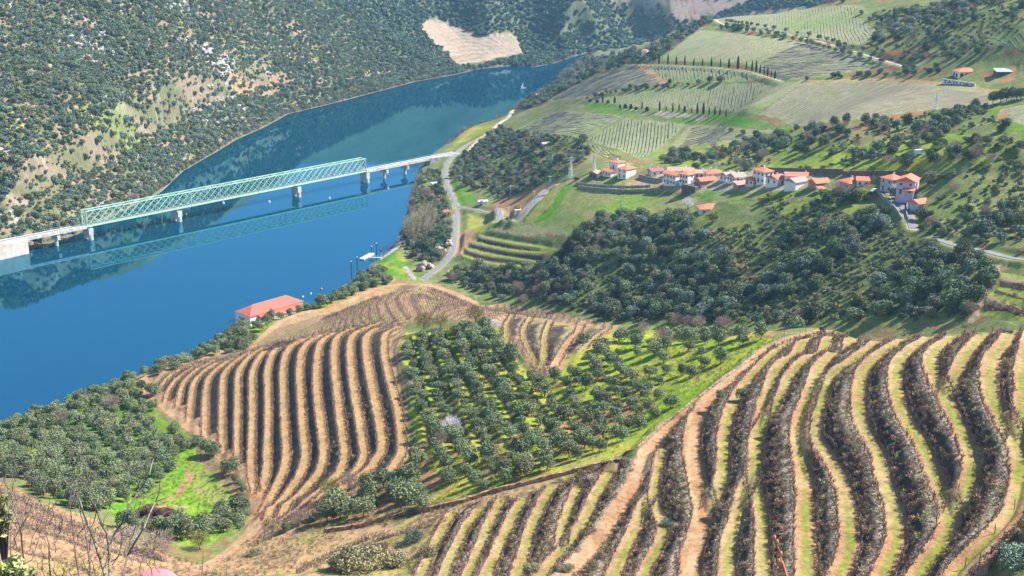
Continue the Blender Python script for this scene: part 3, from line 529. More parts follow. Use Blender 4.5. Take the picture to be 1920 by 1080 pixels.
def crown(n, w, h, z0, nb=9, leaf=.32, seed=0, flat=1.0, out=.5):
    """clumps of leaf faces over several lobes; returns vertices and quads"""
    r = np.random.default_rng(seed); C = []
    for i in range(nb):
        a = r.random()*6.28; q = math.sqrt(r.random())*.62; zz = r.random()
        C.append((math.cos(a)*q*w/2, math.sin(a)*q*w/2, z0+h*(.30+.42*zz), (w*.24+r.random()*w*.13)*(1-.25*zz)))
    C.append((0, 0, z0+h*.5, w*.33)); C = np.array(C)
    k = r.integers(0, len(C), n); d = r.normal(size=(n, 3)); d[:, 2] = d[:, 2]*.8+.25; d /= np.linalg.norm(d, axis=1)[:, None]
    rad = C[k, 3]*(.72+.36*r.random(n)); P = C[k, :3]+d*rad[:, None]*np.array([1, 1, flat*h/w*1.15]); P[:, 2] = np.maximum(P[:, 2], z0*.75+r.random(n)*.3)
    nn = d*out+r.normal(size=(n, 3))*.55; nn /= np.linalg.norm(nn, axis=1)[:, None]
    t = np.cross(nn, r.normal(size=(n, 3))); t /= np.linalg.norm(t, axis=1)[:, None]; b_ = np.cross(nn, t); s = leaf*(.55+.9*r.random(n))[:, None]
    V = np.stack([P+t*s, P+b_*s*.55, P-t*s, P-b_*s*.55], 1).reshape(-1, 3); F = np.arange(4*n).reshape(n, 4)
    return V, F
def twigs(n, w, h, z0, seed, thick=.035, up=.5, L=.9, core=None):
    """a bare tree: limbs and a haze of fine twigs"""
    r = np.random.default_rng(seed); Vs = []; k = 0
    S = r.normal(size=(n, 3)); S /= np.linalg.norm(S, axis=1)[:, None]; q = r.random(n)**.45; P = S*q[:, None]*np.array([w/2, w/2, h/2])+np.array([0, 0, z0+h/2])
    d = S*.8+r.normal(size=(n, 3))*.45+np.array([0, 0, up]); d /= np.linalg.norm(d, axis=1)[:, None]; l = L*(.4+.8*r.random(n))[:, None]
    t = np.cross(d, r.normal(size=(n, 3))); t /= np.linalg.norm(t, axis=1)[:, None]
    V = np.stack([P-t*thick, P+t*thick, P+d*l], 1).reshape(-1, 3); return V, np.arange(3*n).reshape(n, 3)
def trunk_mesh(name, h, r0, seed, limbs=5, spread=.9, top=None):
    r = random.Random(seed); m = MB(); top = top or h; p = Vector((0, 0, -.4)); a = Vector((r.uniform(-.15, .15)*h*.3, r.uniform(-.15, .15)*h*.3, h*.45)); m.bar(p, a, r0*2, n=6, w2=r0*1.4)
    for i in range(limbs):
        t = 6.28*i/limbs+r.random(); e = a+Vector((math.cos(t)*spread*r.uniform(.5, 1), math.sin(t)*spread*r.uniform(.5, 1), (top-h*.45)*r.uniform(.55, .95))); m.bar(a, e, r0*1.2, n=5, w2=r0*.3)
        if top > 5:
            for j in range(3):
                q = a.lerp(e, r.uniform(.4, .85)); m.bar(q, q+Vector((r.uniform(-1, 1)*spread*.4, r.uniform(-1, 1)*spread*.4, r.uniform(.1, .3)*top)), r0*.5, n=4, w2=r0*.15)
    return m.mesh(name, M_BARK)
OL_C, OL_T = [], []
for i in range(6):
    V, F = crown(1900, 4.9*(.92+.06*(i % 3)), 3.1+.5*(i % 4), .9, 9+i*2, .215, 100+i, out=.7); OL_C.append(npmesh("olive_crown", V, F, M_OLIVE)); OL_T.append(trunk_mesh("olive_trunk", 2.2, .19, i, 5, 1.1, 3.0))
OK_C, OK_T = [], []
for i in range(5):
    V, F = crown(1700, 6.2, 4.4+.5*i, .6, 10+i*2, .29, 200+i, out=.7); OK_C.append(npmesh("oak_crown", V, F, M_OAK)); OK_T.append(trunk_mesh("oak_trunk", 3, .2, 30+i, 5, 1.4, 4.2))
SH = []
for i in range(5):
    V, F = crown(330, 2.6, 1.7, 0, 6, .25, 300+i); SH.append(npmesh("shrub_crown", V, F, M_SHRUB))
HB = []
for i in range(5):
    V, F = crown(460, 4.6, 3.6, .0, 8, .42, 400+i); HB.append(npmesh("hill_bush", V, F, (M_OAK, M_OAKB, M_OAKB, M_SHRUB, M_OLIVE)[i]))
FB = []
for i in range(4):
    V, F = crown(260, 7.5, 6, .0, 7, .85, 500+i); FB.append(npmesh("far_bush", V, F, M_FARL))
BR = []
for i in range(3):
    V, F = twigs(1500, 5.0, 4.0, 1.0, 600+i); BR.append(npmesh("bare_crown", V, F, M_BARE))
BRT = trunk_mesh("bare_trunk", 2.4, .16, 77, 6, 1.5, 3.6)
CY = []
for i in range(3):
    r = np.random.default_rng(700+i); n = 620; zt = r.random(n)**.8; a = r.random(n)*6.28; H = 7.0; rad = (.62 if i < 2 else .95)*np.sin(np.pi*np.clip(zt*.86+.14, 0, 1)**.8)**.6
    P = np.stack([np.cos(a)*rad, np.sin(a)*rad, .3+zt*H], 1); nn = np.stack([np.cos(a), np.sin(a), .2*np.ones(n)], 1)+r.normal(size=(n, 3))*.35; nn /= np.linalg.norm(nn, axis=1)[:, None]
    t = np.cross(nn, [0, 0, 1.]); b_ = np.cross(nn, t); s = .3
    V = np.stack([P+t*s*.6, P+b_*s*1.4, P-t*s*.6, P-b_*s*1.4], 1).reshape(-1, 3); CY.append(npmesh("cypress_crown", V, np.arange(4*n).reshape(n, 4), M_CYP))
m = MB(); m.bar((0, 0, -.3), (0, 0, 5.5), .3, n=6, w2=.08); CYT = m.mesh("cypress_trunk", M_BARK)
def vine_mesh(seed):
    r = random.Random(seed); m = MB(); m.bar((0, 0, -.1), (r.uniform(-.1, .1), r.uniform(-.1, .1), .7), .2, n=3, w2=.12)
    for i in range(10):
        a = r.uniform(0, 6.28); m.add([(0, -.06, .5), (0, .06, .5), (math.cos(a)*.6, math.sin(a)*.4, r.uniform(.6, 1.2))], [(0, 1, 2)])
    return m.mesh("vine_plant", M_VINE)
VINES = [vine_mesh(i) for i in range(4)]
m = MB(); m.bar((0, 0, -.3), (0, 0, 1.7), .10, n=4); POSTM = m.mesh("post_shape", M_POST)
TUFT = []
for i in range(4):
    V, F = twigs(70, 1.3, .9, -.15, 800+i, .05, .5, .45); TUFT.append(npmesh("tuft", V, F, M_TUFT))
STONES = []
for i in range(3):
    bm = bmesh.new(); bmesh.ops.create_icosphere(bm, subdivisions=1, radius=.3); rr = random.Random(i)
    for v_ in bm.verts: v_.co *= rr.uniform(.6, 1.25); v_.co.z *= .7
    me = bpy.data.meshes.new("stone"); bm.to_mesh(me); bm.free(); me.materials.append(M_STONE); STONES.append(me)
# instancing of what nobody could count
def scatter(name, P, S, srcs, label=None, kindw="stuff", rot=None, seed=0, tilt=.12):
    P = np.asarray(P, np.float32); n = len(P); r = np.random.default_rng(seed); me = bpy.data.meshes.new(name); me.vertices.add(n); me.vertices.foreach_set("co", P.ravel())
    a = me.attributes.new("s", 'FLOAT_VECTOR', 'POINT'); S = np.asarray(S, np.float32); S = np.stack([S*(.85+.3*r.random(n)), S*(.85+.3*r.random(n)), S*(.8+.4*r.random(n))], 1) if S.ndim == 1 else S; a.data.foreach_set("vector", S.astype(np.float32).ravel())
    a = me.attributes.new("r", 'FLOAT_VECTOR', 'POINT'); R = np.stack([r.normal(size=n)*tilt, r.normal(size=n)*tilt, r.random(n)*6.28], 1); 
    if rot is not None: R[:, 2] = rot
    a.data.foreach_set("vector", R.astype(np.float32).ravel())
    a = me.attributes.new("k", 'INT', 'POINT'); a.data.foreach_set("value", r.integers(0, len(srcs), n).astype(np.int32))
    o = link(bpy.data.objects.new(name, me)); g = bpy.data.node_groups.new(name, 'GeometryNodeTree'); g.interface.new_socket("Geometry", in_out='INPUT', socket_type='NodeSocketGeometry'); g.interface.new_socket("Geometry", in_out='OUTPUT', socket_type='NodeSocketGeometry')
    N = g.nodes; Lk = g.links; gi = N.new("NodeGroupInput"); go = N.new("NodeGroupOutput"); ip = N.new("GeometryNodeInstanceOnPoints"); jn = N.new("GeometryNodeJoinGeometry")
    for m_ in srcs:
        so = bpy.data.objects.get("source_"+m_.name) or bpy.data.objects.new("source_"+m_.name, m_); oi = N.new("GeometryNodeObjectInfo"); oi.inputs["Object"].default_value = so; oi.inputs["As Instance"].default_value = True; Lk.new(oi.outputs["Geometry"], jn.inputs[0])
    def na(nm, ty): q = N.new("GeometryNodeInputNamedAttribute"); q.data_type = ty; q.inputs[0].default_value = nm; return q.outputs[0]
    Lk.new(gi.outputs[0], ip.inputs["Points"]); Lk.new(jn.outputs[0], ip.inputs["Instance"]); ip.inputs["Pick Instance"].default_value = True
    Lk.new(na("k", 'INT'), ip.inputs["Instance Index"]); Lk.new(na("s", 'FLOAT_VECTOR'), ip.inputs["Scale"]); e = N.new("FunctionNodeEulerToRotation"); Lk.new(na("r", 'FLOAT_VECTOR'), e.inputs[0]); Lk.new(e.outputs[0], ip.inputs["Rotation"]); Lk.new(ip.outputs[0], go.inputs[0])
    mo = o.modifiers.new("instances", 'NODES'); mo.node_group = g; return tag(o, label, kind=kindw)
def lattice(poly, sx, sy, ang=0.0, jit=.3, seed=0):
    """jittered planting grid inside a ground polygon"""
    r = np.random.default_rng(seed); c, s = math.cos(ang), math.sin(ang); cx, cy = poly.mean(0); q = poly-[cx, cy]; a = q @ np.array([[c, -s], [s, c]])
    X, Y = np.meshgrid(np.arange(a[:, 0].min(), a[:, 0].max(), sx), np.arange(a[:, 1].min(), a[:, 1].max(), sy)); X = X.ravel(); Y = Y.ravel()
    X = X+(r.random(len(X))-.5)*2*jit*sx; Y = Y+(r.random(len(Y))-.5)*2*jit*sy
    x = cx+X*c-Y*s; y = cy+X*s+Y*c; k = inside(poly, x, y); return x[k], y[k]
def project(x, y, z):
    w = np.stack([x, y, z-CAM_H], -1); f = w[..., 1]*CP-w[..., 2]*SP; up = w[..., 1]*SP+w[..., 2]*CP; return 960+FPX*w[..., 0]/f, 540-FPX*up/f, f
def in_view(x, y, z, m=60):
    u, v, f = project(x, y, z); return (u > -m) & (u < 1920+m) & (v > -m-40) & (v < 1080+m+60)
def visible(x, y, h):
    """is the point h above the ground in sight of the camera?"""
    z0 = zg(x, y)+h; ok = np.ones(len(x), bool)
    for t in np.linspace(.15, .985, 60): ok &= (CAM_H+(z0-CAM_H)*t) > zg(x*t, y*t)-.3
    return ok
AVOID = []        # ground lines and polygons kept free of plants
def clear(x, y, ms=None):
    k = np.ones(len(x), bool)
    for kind, g, w in AVOID:
        k &= ~(inside(g, x, y) if kind == 'p' else dist_line(g, x, y, w+1) < w)
    return k
for t_, w_ in (("240,705 262,690 285,682 310,677", 4.5), ("262,694 272,722 290,745 320,770 380,820 430,865 465,905 487,945 482,985 450,1020 400,1055", 4.2), ("470,655 495,628 525,608 570,592 620,583 660,566 700,545 750,532 800,533 850,549 890,568", 3.5)):
    AVOID.append(('l', ground_line(t_), w_))
for nm_ in ("right", "mid", "lobe", "saddle", "low", "far_right"):
    for g, w, f in LINES[nm_]: AVOID.append(('l', g, w+1.6))
def single(name, cm, tm, x, y, s, rz, label, cat, group, sink=.12):
    o = empty(name, (x, y, float(zg(x, y))-sink), rz, label, cat, group); o.scale = s if isinstance(s, tuple) else (s, s, s)
    link(bpy.data.objects.new("trunk", tm), o); link(bpy.data.objects.new("crown", cm), o); return o

BVC = {}
def recolor(me, m):
    q = BVC.get((me.name, m.name))
    if not q: q = me.copy(); q.materials.clear(); q.materials.append(m); BVC[(me.name, m.name)] = q
    return q
OK_MIX = OK_C+[recolor(OK_C[1], M_OAKB), recolor(OK_C[3], M_OAKB), recolor(OK_C[2], M_SHRUB), recolor(OK_C[0], M_OLIVE), BR[0], BR[1]]
# ------------------------------------------------------------------ olive trees
R2 = random.Random(5)
oang = math.atan2(*(LINES["orchard"][2][0][-1]-LINES["orchard"][2][0][0])[::-1])-math.pi/2
ORCH = [
 ("757,640 850,622 925,612 985,705 1010,715 1060,715 1130,650 1160,650 1210,720 1280,740 1255,770 1175,835 1110,862 1040,880 940,915 870,935 820,905 780,880 775,770", 6.0, 5.6, oang, .24, "olive tree in the orchard between the two terraced vineyards", "olive trees in the orchard between the vineyards"),
 ("1165,645 1300,625 1420,625 1470,632 1420,650 1345,690 1290,725 1220,718", 8.5, 8.5, .3, .3, "olive tree on yellow green grass at the upper end of the orchard", "spaced olive trees at the upper orchard end"),
 ("700,915 760,905 860,945 800,960 700,975 610,985 600,965", 6.5, 7.5, .2, .3, "olive tree in the short row above the stony bank", "olive trees above the stony bank"),
 ("-30,785 60,790 150,757 240,722 262,745 300,790 350,835 345,860 320,870 300,930 250,935 200,960 140,960 80,930 40,900 -20,880", 5.5, 5.7, .5, .27, "olive tree in the grassy orchard between river and dirt road", "olive trees in the riverside orchard"),
 ("60,788 150,752 250,720 330,692 400,643 440,620 500,606 560,584 640,556 680,518 705,505 735,528 690,546 640,574 600,582 560,590 515,608 480,640 465,654 400,668 300,684 240,704 100,800", 5.0, 5.0, .4, .3, "olive tree on the steep bank right above the river", "olive trees along the river bank"),
 ("235,990 300,1005 345,1020 400,1010 450,985 468,950 475,900 440,868 450,900 440,960 380,985 330,990", 4.3, 4.3, .2, .3, "olive tree around the green hollow beside the dirt road", "olive trees around the green hollow"),
]
olives = []
for txt, sx, sy, an, jit, lab, grp in ORCH:
    x, y = lattice(ground_poly(txt, zg), sx, sy, an, jit, 3); k = clear(x, y) & (np.random.default_rng(8).random(len(x)) > .06); x, y = x[k], y[k]; z = zg(x, y); k = in_view(x, y, z+2) & (z > .8); x, y, z = x[k], y[k], z[k]
    for i in range(len(x)): olives.append((math.dist((x[i], y[i], z[i]), (0, 0, CAM_H)), x[i], y[i], lab, grp))
extra_ol = "443,609 452,607 462,605 472,602 482,599 494,598 508,594 535,998 580,985 625,975 650,968 690,955 735,935 745,915 720,900 700,950 1350,748 1392,752 1100,640 1130,655 1150,672 1160,665 1170,640 268,735 272,705 284,742 372,832 392,850 400,855 428,885 435,890 440,905 450,915 455,925 456,935 462,955 463,965 450,990 425,995"
for p_ in extra_ol.split():
    u_, v_ = map(float, p_.split(',')); x_, y_ = castg(u_, v_); olives.append((math.dist((x_[0], y_[0], 40), (0, 0, CAM_H)), x_[0], y_[0], "olive tree standing alone at the edge of road or field", "scattered olive trees"))
vis = visible(np.array([o[1] for o in olives]), np.array([o[2] for o in olives]), 3.0)
olives = sorted([o for o, k in zip(olives, vis) if k], key=lambda o: o[0]); n_ol = len(olives)
ORD = "first second third fourth fifth sixth seventh eighth ninth tenth eleventh twelfth thirteenth fourteenth fifteenth sixteenth seventeenth eighteenth nineteenth twentieth twenty-first twenty-second twenty-third twenty-fourth twenty-fifth twenty-sixth twenty-seventh twenty-eighth twenty-ninth thirtieth".split()
stony = sorted([i for i, o in enumerate(olives[:300]) if "stony" in o[3]], key=lambda i: olives[i][1]/olives[i][2])
for n_, i in enumerate(stony[:30]): o = olives[i]; olives[i] = (o[0], o[1], o[2], ORD[n_]+" olive tree from the left in the short row above the stony bank", o[4])
alone = sorted([i for i, o in enumerate(olives[:300]) if "alone" in o[3]], key=lambda i: olives[i][1]/olives[i][2])
for n_, i in enumerate(alone[:30]): o = olives[i]; olives[i] = (o[0], o[1], o[2], ORD[n_]+" from the left of the small lone olives at road and field edges", o[4])
for i, (D, x, y, lab, grp) in enumerate(olives[:300]):
    small = "lone olives" in lab; s = R2.uniform(.5, .75) if small else R2.uniform(.68, 1.15)*(1.35 if "bank" in lab and "stony" in lab else 1.12 if "between river" in lab or "hollow" in lab else .97); j = R2.randrange(6)
    single("olive_tree", OL_C[j], OL_T[j], x, y, (s, s, s*R2.uniform(.9, 1.15)), R2.uniform(0, 6.28), (lab if lab.split()[0] in ORD else ("small " if s < .85 else "large " if s > 1.05 else "medium ")+lab.replace("in the orchard between the two terraced vineyards", f"in the {'near' if D < 350 else 'far'} part of the orchard between both vineyards")), "olive tree", grp)
rest = np.array([(o[1], o[2]) for o in olives[300:]])
scatter("olive_grove", np.column_stack([rest[:, 0], rest[:, 1], zg(rest[:, 0], rest[:, 1])-.4]), RNG.uniform(.85, 1.3, len(rest)), OL_C, "olive trees of the farther orchard parts and the river bank", seed=4)
# ------------------------------------------------------------------ oaks and scrub on the wild slopes
def add_avoid_poly(t): AVOID.append(('p', ground_poly(t, zg), 0))
for poly, dr, sp, col, k in FIELDS: add_avoid_poly(poly)
for t in ("1040,352 1075,342 1110,358 1180,366 1312,369 1275,394 1180,400 1110,412 1060,424 990,430 1000,412 1030,396", "900,433 990,421 1100,425 1076,443 1000,440 940,436", "1078,338 1100,320 1200,318 1250,338 1310,352 1248,365 1150,362 1085,355", "985,395 1050,340 1075,338 1030,400 1000,420 970,420",
          "1225,312 1350,322 1500,330 1560,335 1640,335 1645,358 1540,362 1400,366 1300,372 1240,352", "1650,325 1730,325 1750,375 1740,400 1700,410 1690,440 1660,400 1640,380", "1292,383 1378,383 1385,428 1300,428", "790,45 815,33 850,48 905,68 940,62 962,61 975,85 985,103 925,118 870,128 850,121 838,98 802,72",
          "1250,-5 1420,-5 1340,28 1300,38 1275,42 1262,25", "1130,-6 1250,-6 1255,10 1180,8", "925,375 950,372 985,362 985,395 955,408 920,398", "850,430 905,428 1060,445 1045,475 1020,500 930,500 868,482 845,478", "1085,205 1110,192 1250,208 1380,217 1470,240 1500,240 1480,247 1300,232 1170,216", "1760,125 1830,125 1830,160 1760,160", "1865,125 1920,125 1920,145 1865,145",
          "878,400 900,400 915,432 890,436 876,420", "345,830 365,835 400,860 440,900 455,950 400,990 330,1000 250,980 290,930"): add_avoid_poly(t)
for g, w, zc in ROADS.values(): AVOID.append(('l', g, w+1.5))
def wood(txt, sp, seed, dens=None, jit=.5):
    x, y = lattice(ground_poly(txt, zg), sp, sp, .3, jit, seed); k = clear(x, y); x, y = x[k], y[k]; z = zg(x, y); k = in_view(x, y, z+2, 30) & (z > .6); x, y = x[k], y[k]
    if dens is not None: k = dens(x, y); x, y = x[k], y[k]
    return x, y
nz = lambda s, seed, lo: (lambda x, y: fbm(x, y, s, seed, 3) > lo)
# the oak wood in the middle, individually where largest
cx_, cy_ = [], []
for t, sp, dn in (("1060,470 1110,420 1180,405 1300,402 1330,435 1380,460 1390,520 1420,560 1440,600 1250,602 1150,600 1000,560 900,545 830,528 860,505 1015,505", 5.7, nz(26, 5, .34)),
                  ("1440,470 1500,440 1640,400 1700,445 1760,470 1850,490 1880,510 1850,545 1820,575 1820,602 1440,602 1400,540", 6.0, nz(22, 6, .41)),
                  ("1120,580 1300,590 1440,595 1560,600 1500,618 1300,604 1150,605", 6.5, None)):
    x, y = wood(t, sp, 11, dn); cx_.append(x); cy_.append(y)
x = np.concatenate(cx_); y = np.concatenate(cy_); vk = visible(x, y, 4.0); x, y = x[vk], y[vk]; D = np.hypot(x, y); o = np.argsort(D); x, y = x[o], y[o]
for i in range(min(300, len(x))):
    j = R2.randrange(5); s = R2.uniform(.55, 1.2); q_ = R2.random(); me_, hue = (OK_C[j], "dark green") if q_ < .6 else (recolor(OK_C[j], M_OAKB), "pale blue green") if q_ < .84 else (recolor(OK_C[j], M_SHRUB), "yellowish green"); sz = "small" if s < .75 else "large" if s > 1.0 else "medium"
    u_, v_, _f = project(x[i], y[i], float(zg(x[i], y[i]))); wh = "on the right hand slope of" if u_ > 1440 else "in the left part of" if u_ < 1120 else "in the middle of"
    single("oak_tree", me_, OK_T[j], x[i], y[i], (s, s, s*R2.uniform(.85, 1.1)), R2.uniform(0, 6.28), f"{sz} {hue} oak {wh} the wood below the village", "oak tree", "evergreen oaks in the wood below the village", .3)
P_oak = [np.column_stack([x[300:], y[300:], zg(x[300:], y[300:])-.3])]; S_oak = [RNG.uniform(.65, 1.2, max(0, len(x)-300))]
for t, sp, dn, lo, hi in (
    ("1420,380 1640,375 1760,400 1920,420 1920,475 1740,440 1650,410 1500,430 1440,440", 6.5, nz(22, 8, .42), .5, 1.0), ("1720,320 1925,300 1925,470 1760,430 1740,380", 6.5, nz(22, 9, .45), .5, 1.0),
    ("860,300 935,240 1000,262 1085,250 1110,290 1060,330 1020,350 980,365 940,372 870,350 848,330", 6.0, nz(22, 10, .38), .5, 1.0), ("1230,300 1260,288 1420,262 1490,250 1500,262 1440,300 1400,325 1300,318", 6.3, nz(24, 12, .42), .5, 1.0),
    ("1490,245 1600,230 1760,210 1870,198 1870,230 1925,250 1925,310 1720,320 1600,300 1500,300", 7.0, nz(24, 13, .46), .5, 1.0), ("1030,165 1090,112 1200,100 1310,45 1420,15 1320,50 1230,115 1180,120 1100,148 1050,185 1000,200 965,215 985,188", 6.5, None, .6, 1.05),
    ("1640,20 1920,-8 1920,90 1880,110 1700,118 1660,95 1610,25", 8.5, nz(26, 14, .40), .6, 1.0), ("1340,25 1420,5 1600,-5 1600,5 1420,17", 7, None, .5, .9), ("1500,152 1560,142 1700,130 1760,126 1760,140 1560,148", 5.5, None, .35, .8), ("1190,165 1260,158 1400,155 1470,156 1400,160 1190,170 1090,188 1100,184", 4.5, None, .4, .75),
    ("1640,62 1700,120 1660,118 1610,90", 8, None, .4, .7), ("870,540 980,575 1000,560 900,540 840,530", 6, None, .6, 1), ("790,330 825,310 832,370 845,400 850,430 800,440 775,470 748,470 770,420 800,400 785,370", 6.5, nz(12, 15, .35), .45, .9), ("800,440 850,430 855,470 830,490 800,500 775,480", 4.5, None, .6, 1.0), ("640,560 700,515 740,525 700,545 650,565", 5, None, .5, .9), ("1365,42 1500,72 1640,108 1660,118 1620,108 1500,77 1400,60 1350,55", 5.5, None, .45, .75)):
    x, y = wood(t, sp, 21, dn); P_oak.append(np.column_stack([x, y, zg(x, y)-.3])); S_oak.append(RNG.uniform(lo, hi, len(x)))
P = np.vstack(P_oak); S = np.concatenate(S_oak); scatter("oak_wood", P, S, OK_MIX, "evergreen oaks and bushes covering the farther slopes", seed=6)
# low scrub between them
P_s, S_s = [], []
for t, sp, dn, lo, hi in (("830,528 860,505 1060,470 1110,420 1300,402 1420,430 1640,400 1760,470 1880,510 1820,602 1440,602 1150,602 1000,560", 3.3, nz(14, 31, .36), .5, 1.3), ("1420,375 1925,300 1925,480 1740,440 1640,400 1440,440", 3.6, nz(14, 32, .40), .5, 1.2), ("860,300 935,240 1085,250 1110,290 1060,330 940,372 848,330", 3.6, nz(14, 33, .36), .5, 1.2),
                          ("1230,300 1490,245 1870,198 1925,310 1720,322 1500,320 1300,318", 4.2, nz(16, 34, .5), .5, 1.1), ("1640,20 1920,-8 1920,90 1700,118", 5, None, .6, 1.2), ("790,320 832,330 850,430 855,480 800,500 745,475", 3.2, nz(10, 35, .4), .4, 1.0)):
    x, y = wood(t, sp, 41, dn); P_s.append(np.column_stack([x, y, zg(x, y)-.15])); S_s.append(RNG.uniform(lo, hi, len(x)))
P = np.vstack(P_s); scatter("undergrowth", P, np.concatenate(S_s), SH, "grey green scrub between the oaks", seed=8)
x, y = wood("-60,470 50,460 145,437 300,359 440,262 620,194 780,152 850,140 960,125 960,-10 -60,-10", 3.4, 61, nz(12, 62, .40)); k = (np.hypot(x, y) < 1500) & ~inside(RIVER, x, y); x, y = x[k], y[k]
scatter("hillside_scrub", np.column_stack([x, y, zg(x, y)-.2]), RNG.uniform(.5, 1.2, len(x)), SH, "low grey scrub over the steep far bank", seed=19)
# the steep far bank: bushes thin out towards the lower left
def hdens(x, y):
    u, v, f = project(x, y, zg(x, y)); r = np.random.default_rng(3).random(len(x)); c = .62+.38*np.clip((u-60)/300, 0, 1)+.3*np.clip((330-v)/250, 0, 1); q = fbm(x, y+zg(x, y), 18, 55, 3); return (r < c*np.clip((q-.16)*4, .7, 1.15))
x, y = wood("-60,470 50,460 145,437 300,359 440,262 620,194 780,152 850,140 930,120 1060,118 1100,97 1180,88 1180,60 1000,70 960,-10 -60,-10", 3.7, 51, hdens); k = (np.hypot(x, y) < 1650) & ~inside(RIVER, x, y); x, y = x[k], y[k]
scatter("hillside_bushes", np.column_stack([x, y, zg(x, y)-.4]), RNG.uniform(.5, 1.35, len(x)), HB, "evergreen bushes over the steep far bank", seed=9)
x, y = wood("840,140 930,122 1000,124 1060,118 1100,97 1180,88 1420,20 1600,4 1420,-12 600,-12 700,60", 4.9, 52, None); k = (np.hypot(x, y) > 1450) & ~inside(RIVER, x, y); x, y = x[k], y[k]
X2, Y2 = lattice(np.array([(-100, 2000), (1400, 2000), (1500, 2700), (-200, 2700)]), 9, 9, 0, .5, 5); k = clear(X2, Y2) & in_view(X2, Y2, zg(X2, Y2)); x = np.concatenate([x, X2[k]]); y = np.concatenate([y, Y2[k]])
scatter("far_woods", np.column_stack([x, y, zg(x, y)-.6]), RNG.uniform(.55, 1.1, len(x)), FB, "dense woods on the far hills", seed=10)
print("COUNTS olives", n_ol, "oaks", len(np.vstack(P_oak)), "scrub", len(P))
# ------------------------------------------------------------------ vines, posts, scrub and stones on the terraces
def along(g, sp, off, r, jit=.2):
    d = np.r_[0, np.cumsum(np.hypot(*np.diff(g, axis=0).T))]
    if d[-1] < sp: return np.zeros((0, 2)), np.zeros(0)
    s = np.arange(0, d[-1], sp)+r.uniform(-jit, jit, len(np.arange(0, d[-1], sp))); s = np.clip(s, 0, d[-1]); x = np.interp(s, d, g[:, 0]); y = np.interp(s, d, g[:, 1]); x2 = np.interp(s+.5, d, g[:, 0]); y2 = np.interp(s+.5, d, g[:, 1]); x1 = np.interp(s-.5, d, g[:, 0]); y1 = np.interp(s-.5, d, g[:, 1])
    t = np.stack([x2-x1, y2-y1], 1); t /= np.maximum(np.linalg.norm(t, axis=1), 1e-6)[:, None]; n_ = np.stack([-t[:, 1], t[:, 0]], 1); return np.stack([x, y], 1)+n_*off, np.arctan2(t[:, 1], t[:, 0])
rr = np.random.default_rng(9); VP, VR, PP = [], [], []
for nm_, sp in (("slope", .7), ("right", .6), ("mid", .6), ("lobe", .9), ("saddle", .9)):
    for g, w, f in LINES[nm_]:
        for side in (-1, 1):
            if f == "road" and nm_ == "right": 
                p, a = along(g, 9, side*(w+.5), rr)
                PP.append(p); continue
            p, a = along(g, sp, side*(w+.05), rr); k = rr.random(len(p)) > .12; VP.append(p[k]+rr.normal(size=(k.sum(), 2))*.12); VR.append(a[k]); p, a = along(g, 6.0, side*(w+.05), rr, .6); PP.append(p)
# rows over the rounded knoll and the lower left slope, following the contours
def contour_rows(txt, sp, step, ang, seed):
    """rows across a polygon along a fixed bearing"""
    x, y = lattice(ground_poly(txt, zg), step, sp, ang, .0, seed); q = np.random.default_rng(seed); return np.stack([x, y], 1)+q.normal(size=(len(x), 2))*.12, np.full(len(x), ang)
for t, ang in (("600,600 640,585 700,560 760,545 820,545 880,575 760,600 700,612 640,625", .55), ("800,540 850,552 900,580 960,575 1060,588 1140,612 1060,600 960,592 900,602 840,590 800,570", .15), ("0,915 60,945 150,985 230,1020 300,1050 200,1035 100,1000 0,975", -.35), ("0,1045 60,1062 130,1080 40,1080 0,1060", -.35), ("520,990 640,935 700,905 720,890 660,930 580,975 500,1010 450,1050 470,1020", .75)):
    for r_, in ((2.9,),):
        p, a = contour_rows(t, r_, 1.1, ang, 5); VP.append(p); VR.append(a)
for t, ang in (("600,600 700,560 760,545 820,545 900,580 1060,590 1140,612 960,596 760,600 640,625", .3), ("0,915 150,985 300,1050 200,1035 0,975", -.35), ("520,990 640,935 720,890 660,930 500,1010", .75)): p, a = contour_rows(t, 2.4, 6, ang, 6); PP.append(p)
VP = np.vstack(VP); VR = np.concatenate(VR); k = in_view(VP[:, 0], VP[:, 1], zg(VP[:, 0], VP[:, 1]), 20); VP, VR = VP[k], VR[k]
scatter("bare_vines", np.column_stack([VP, zg(VP[:, 0], VP[:, 1])]), rr.uniform(.9, 1.5, len(VP)), VINES, "leafless vines along the edges of the terraces", rot=VR+np.pi*(rr.random(len(VR)) > .5), seed=12)
PP = np.vstack(PP); z = zg(PP[:, 0], PP[:, 1]); k = in_view(PP[:, 0], PP[:, 1], z, 5) & visible(PP[:, 0], PP[:, 1], 1.0); PP = PP[k]; D = np.hypot(PP[:, 0], PP[:, 1]); PP = PP[np.argsort(D)]
for i, (x_, y_) in enumerate(PP[:300]):
    pl_ = "on the left slope below the twiggy shrub" if x_ < -40 and y_ < 300 else "in the lower part of the big right vineyard" if x_ > 20 and y_ < 230 else "in the upper part of the big right vineyard" if x_ > 20 else "near the short treads at the bottom centre"; o = link(bpy.data.objects.new("vineyard_post", POSTM)); o.location = (x_, y_, float(zg(x_, y_))); o.rotation_euler = (R2.gauss(0, .05), R2.gauss(0, .05), R2.random()); tag(o, "thin dark vine row post "+pl_, "post", "posts of the vine rows")
scatter("farther_vineyard_posts", np.column_stack([PP[300:], zg(PP[300:, 0], PP[300:, 1])]), np.full(len(PP)-300, 1.0), [POSTM], "thin dark posts in the farther vine rows", seed=13, tilt=.05)
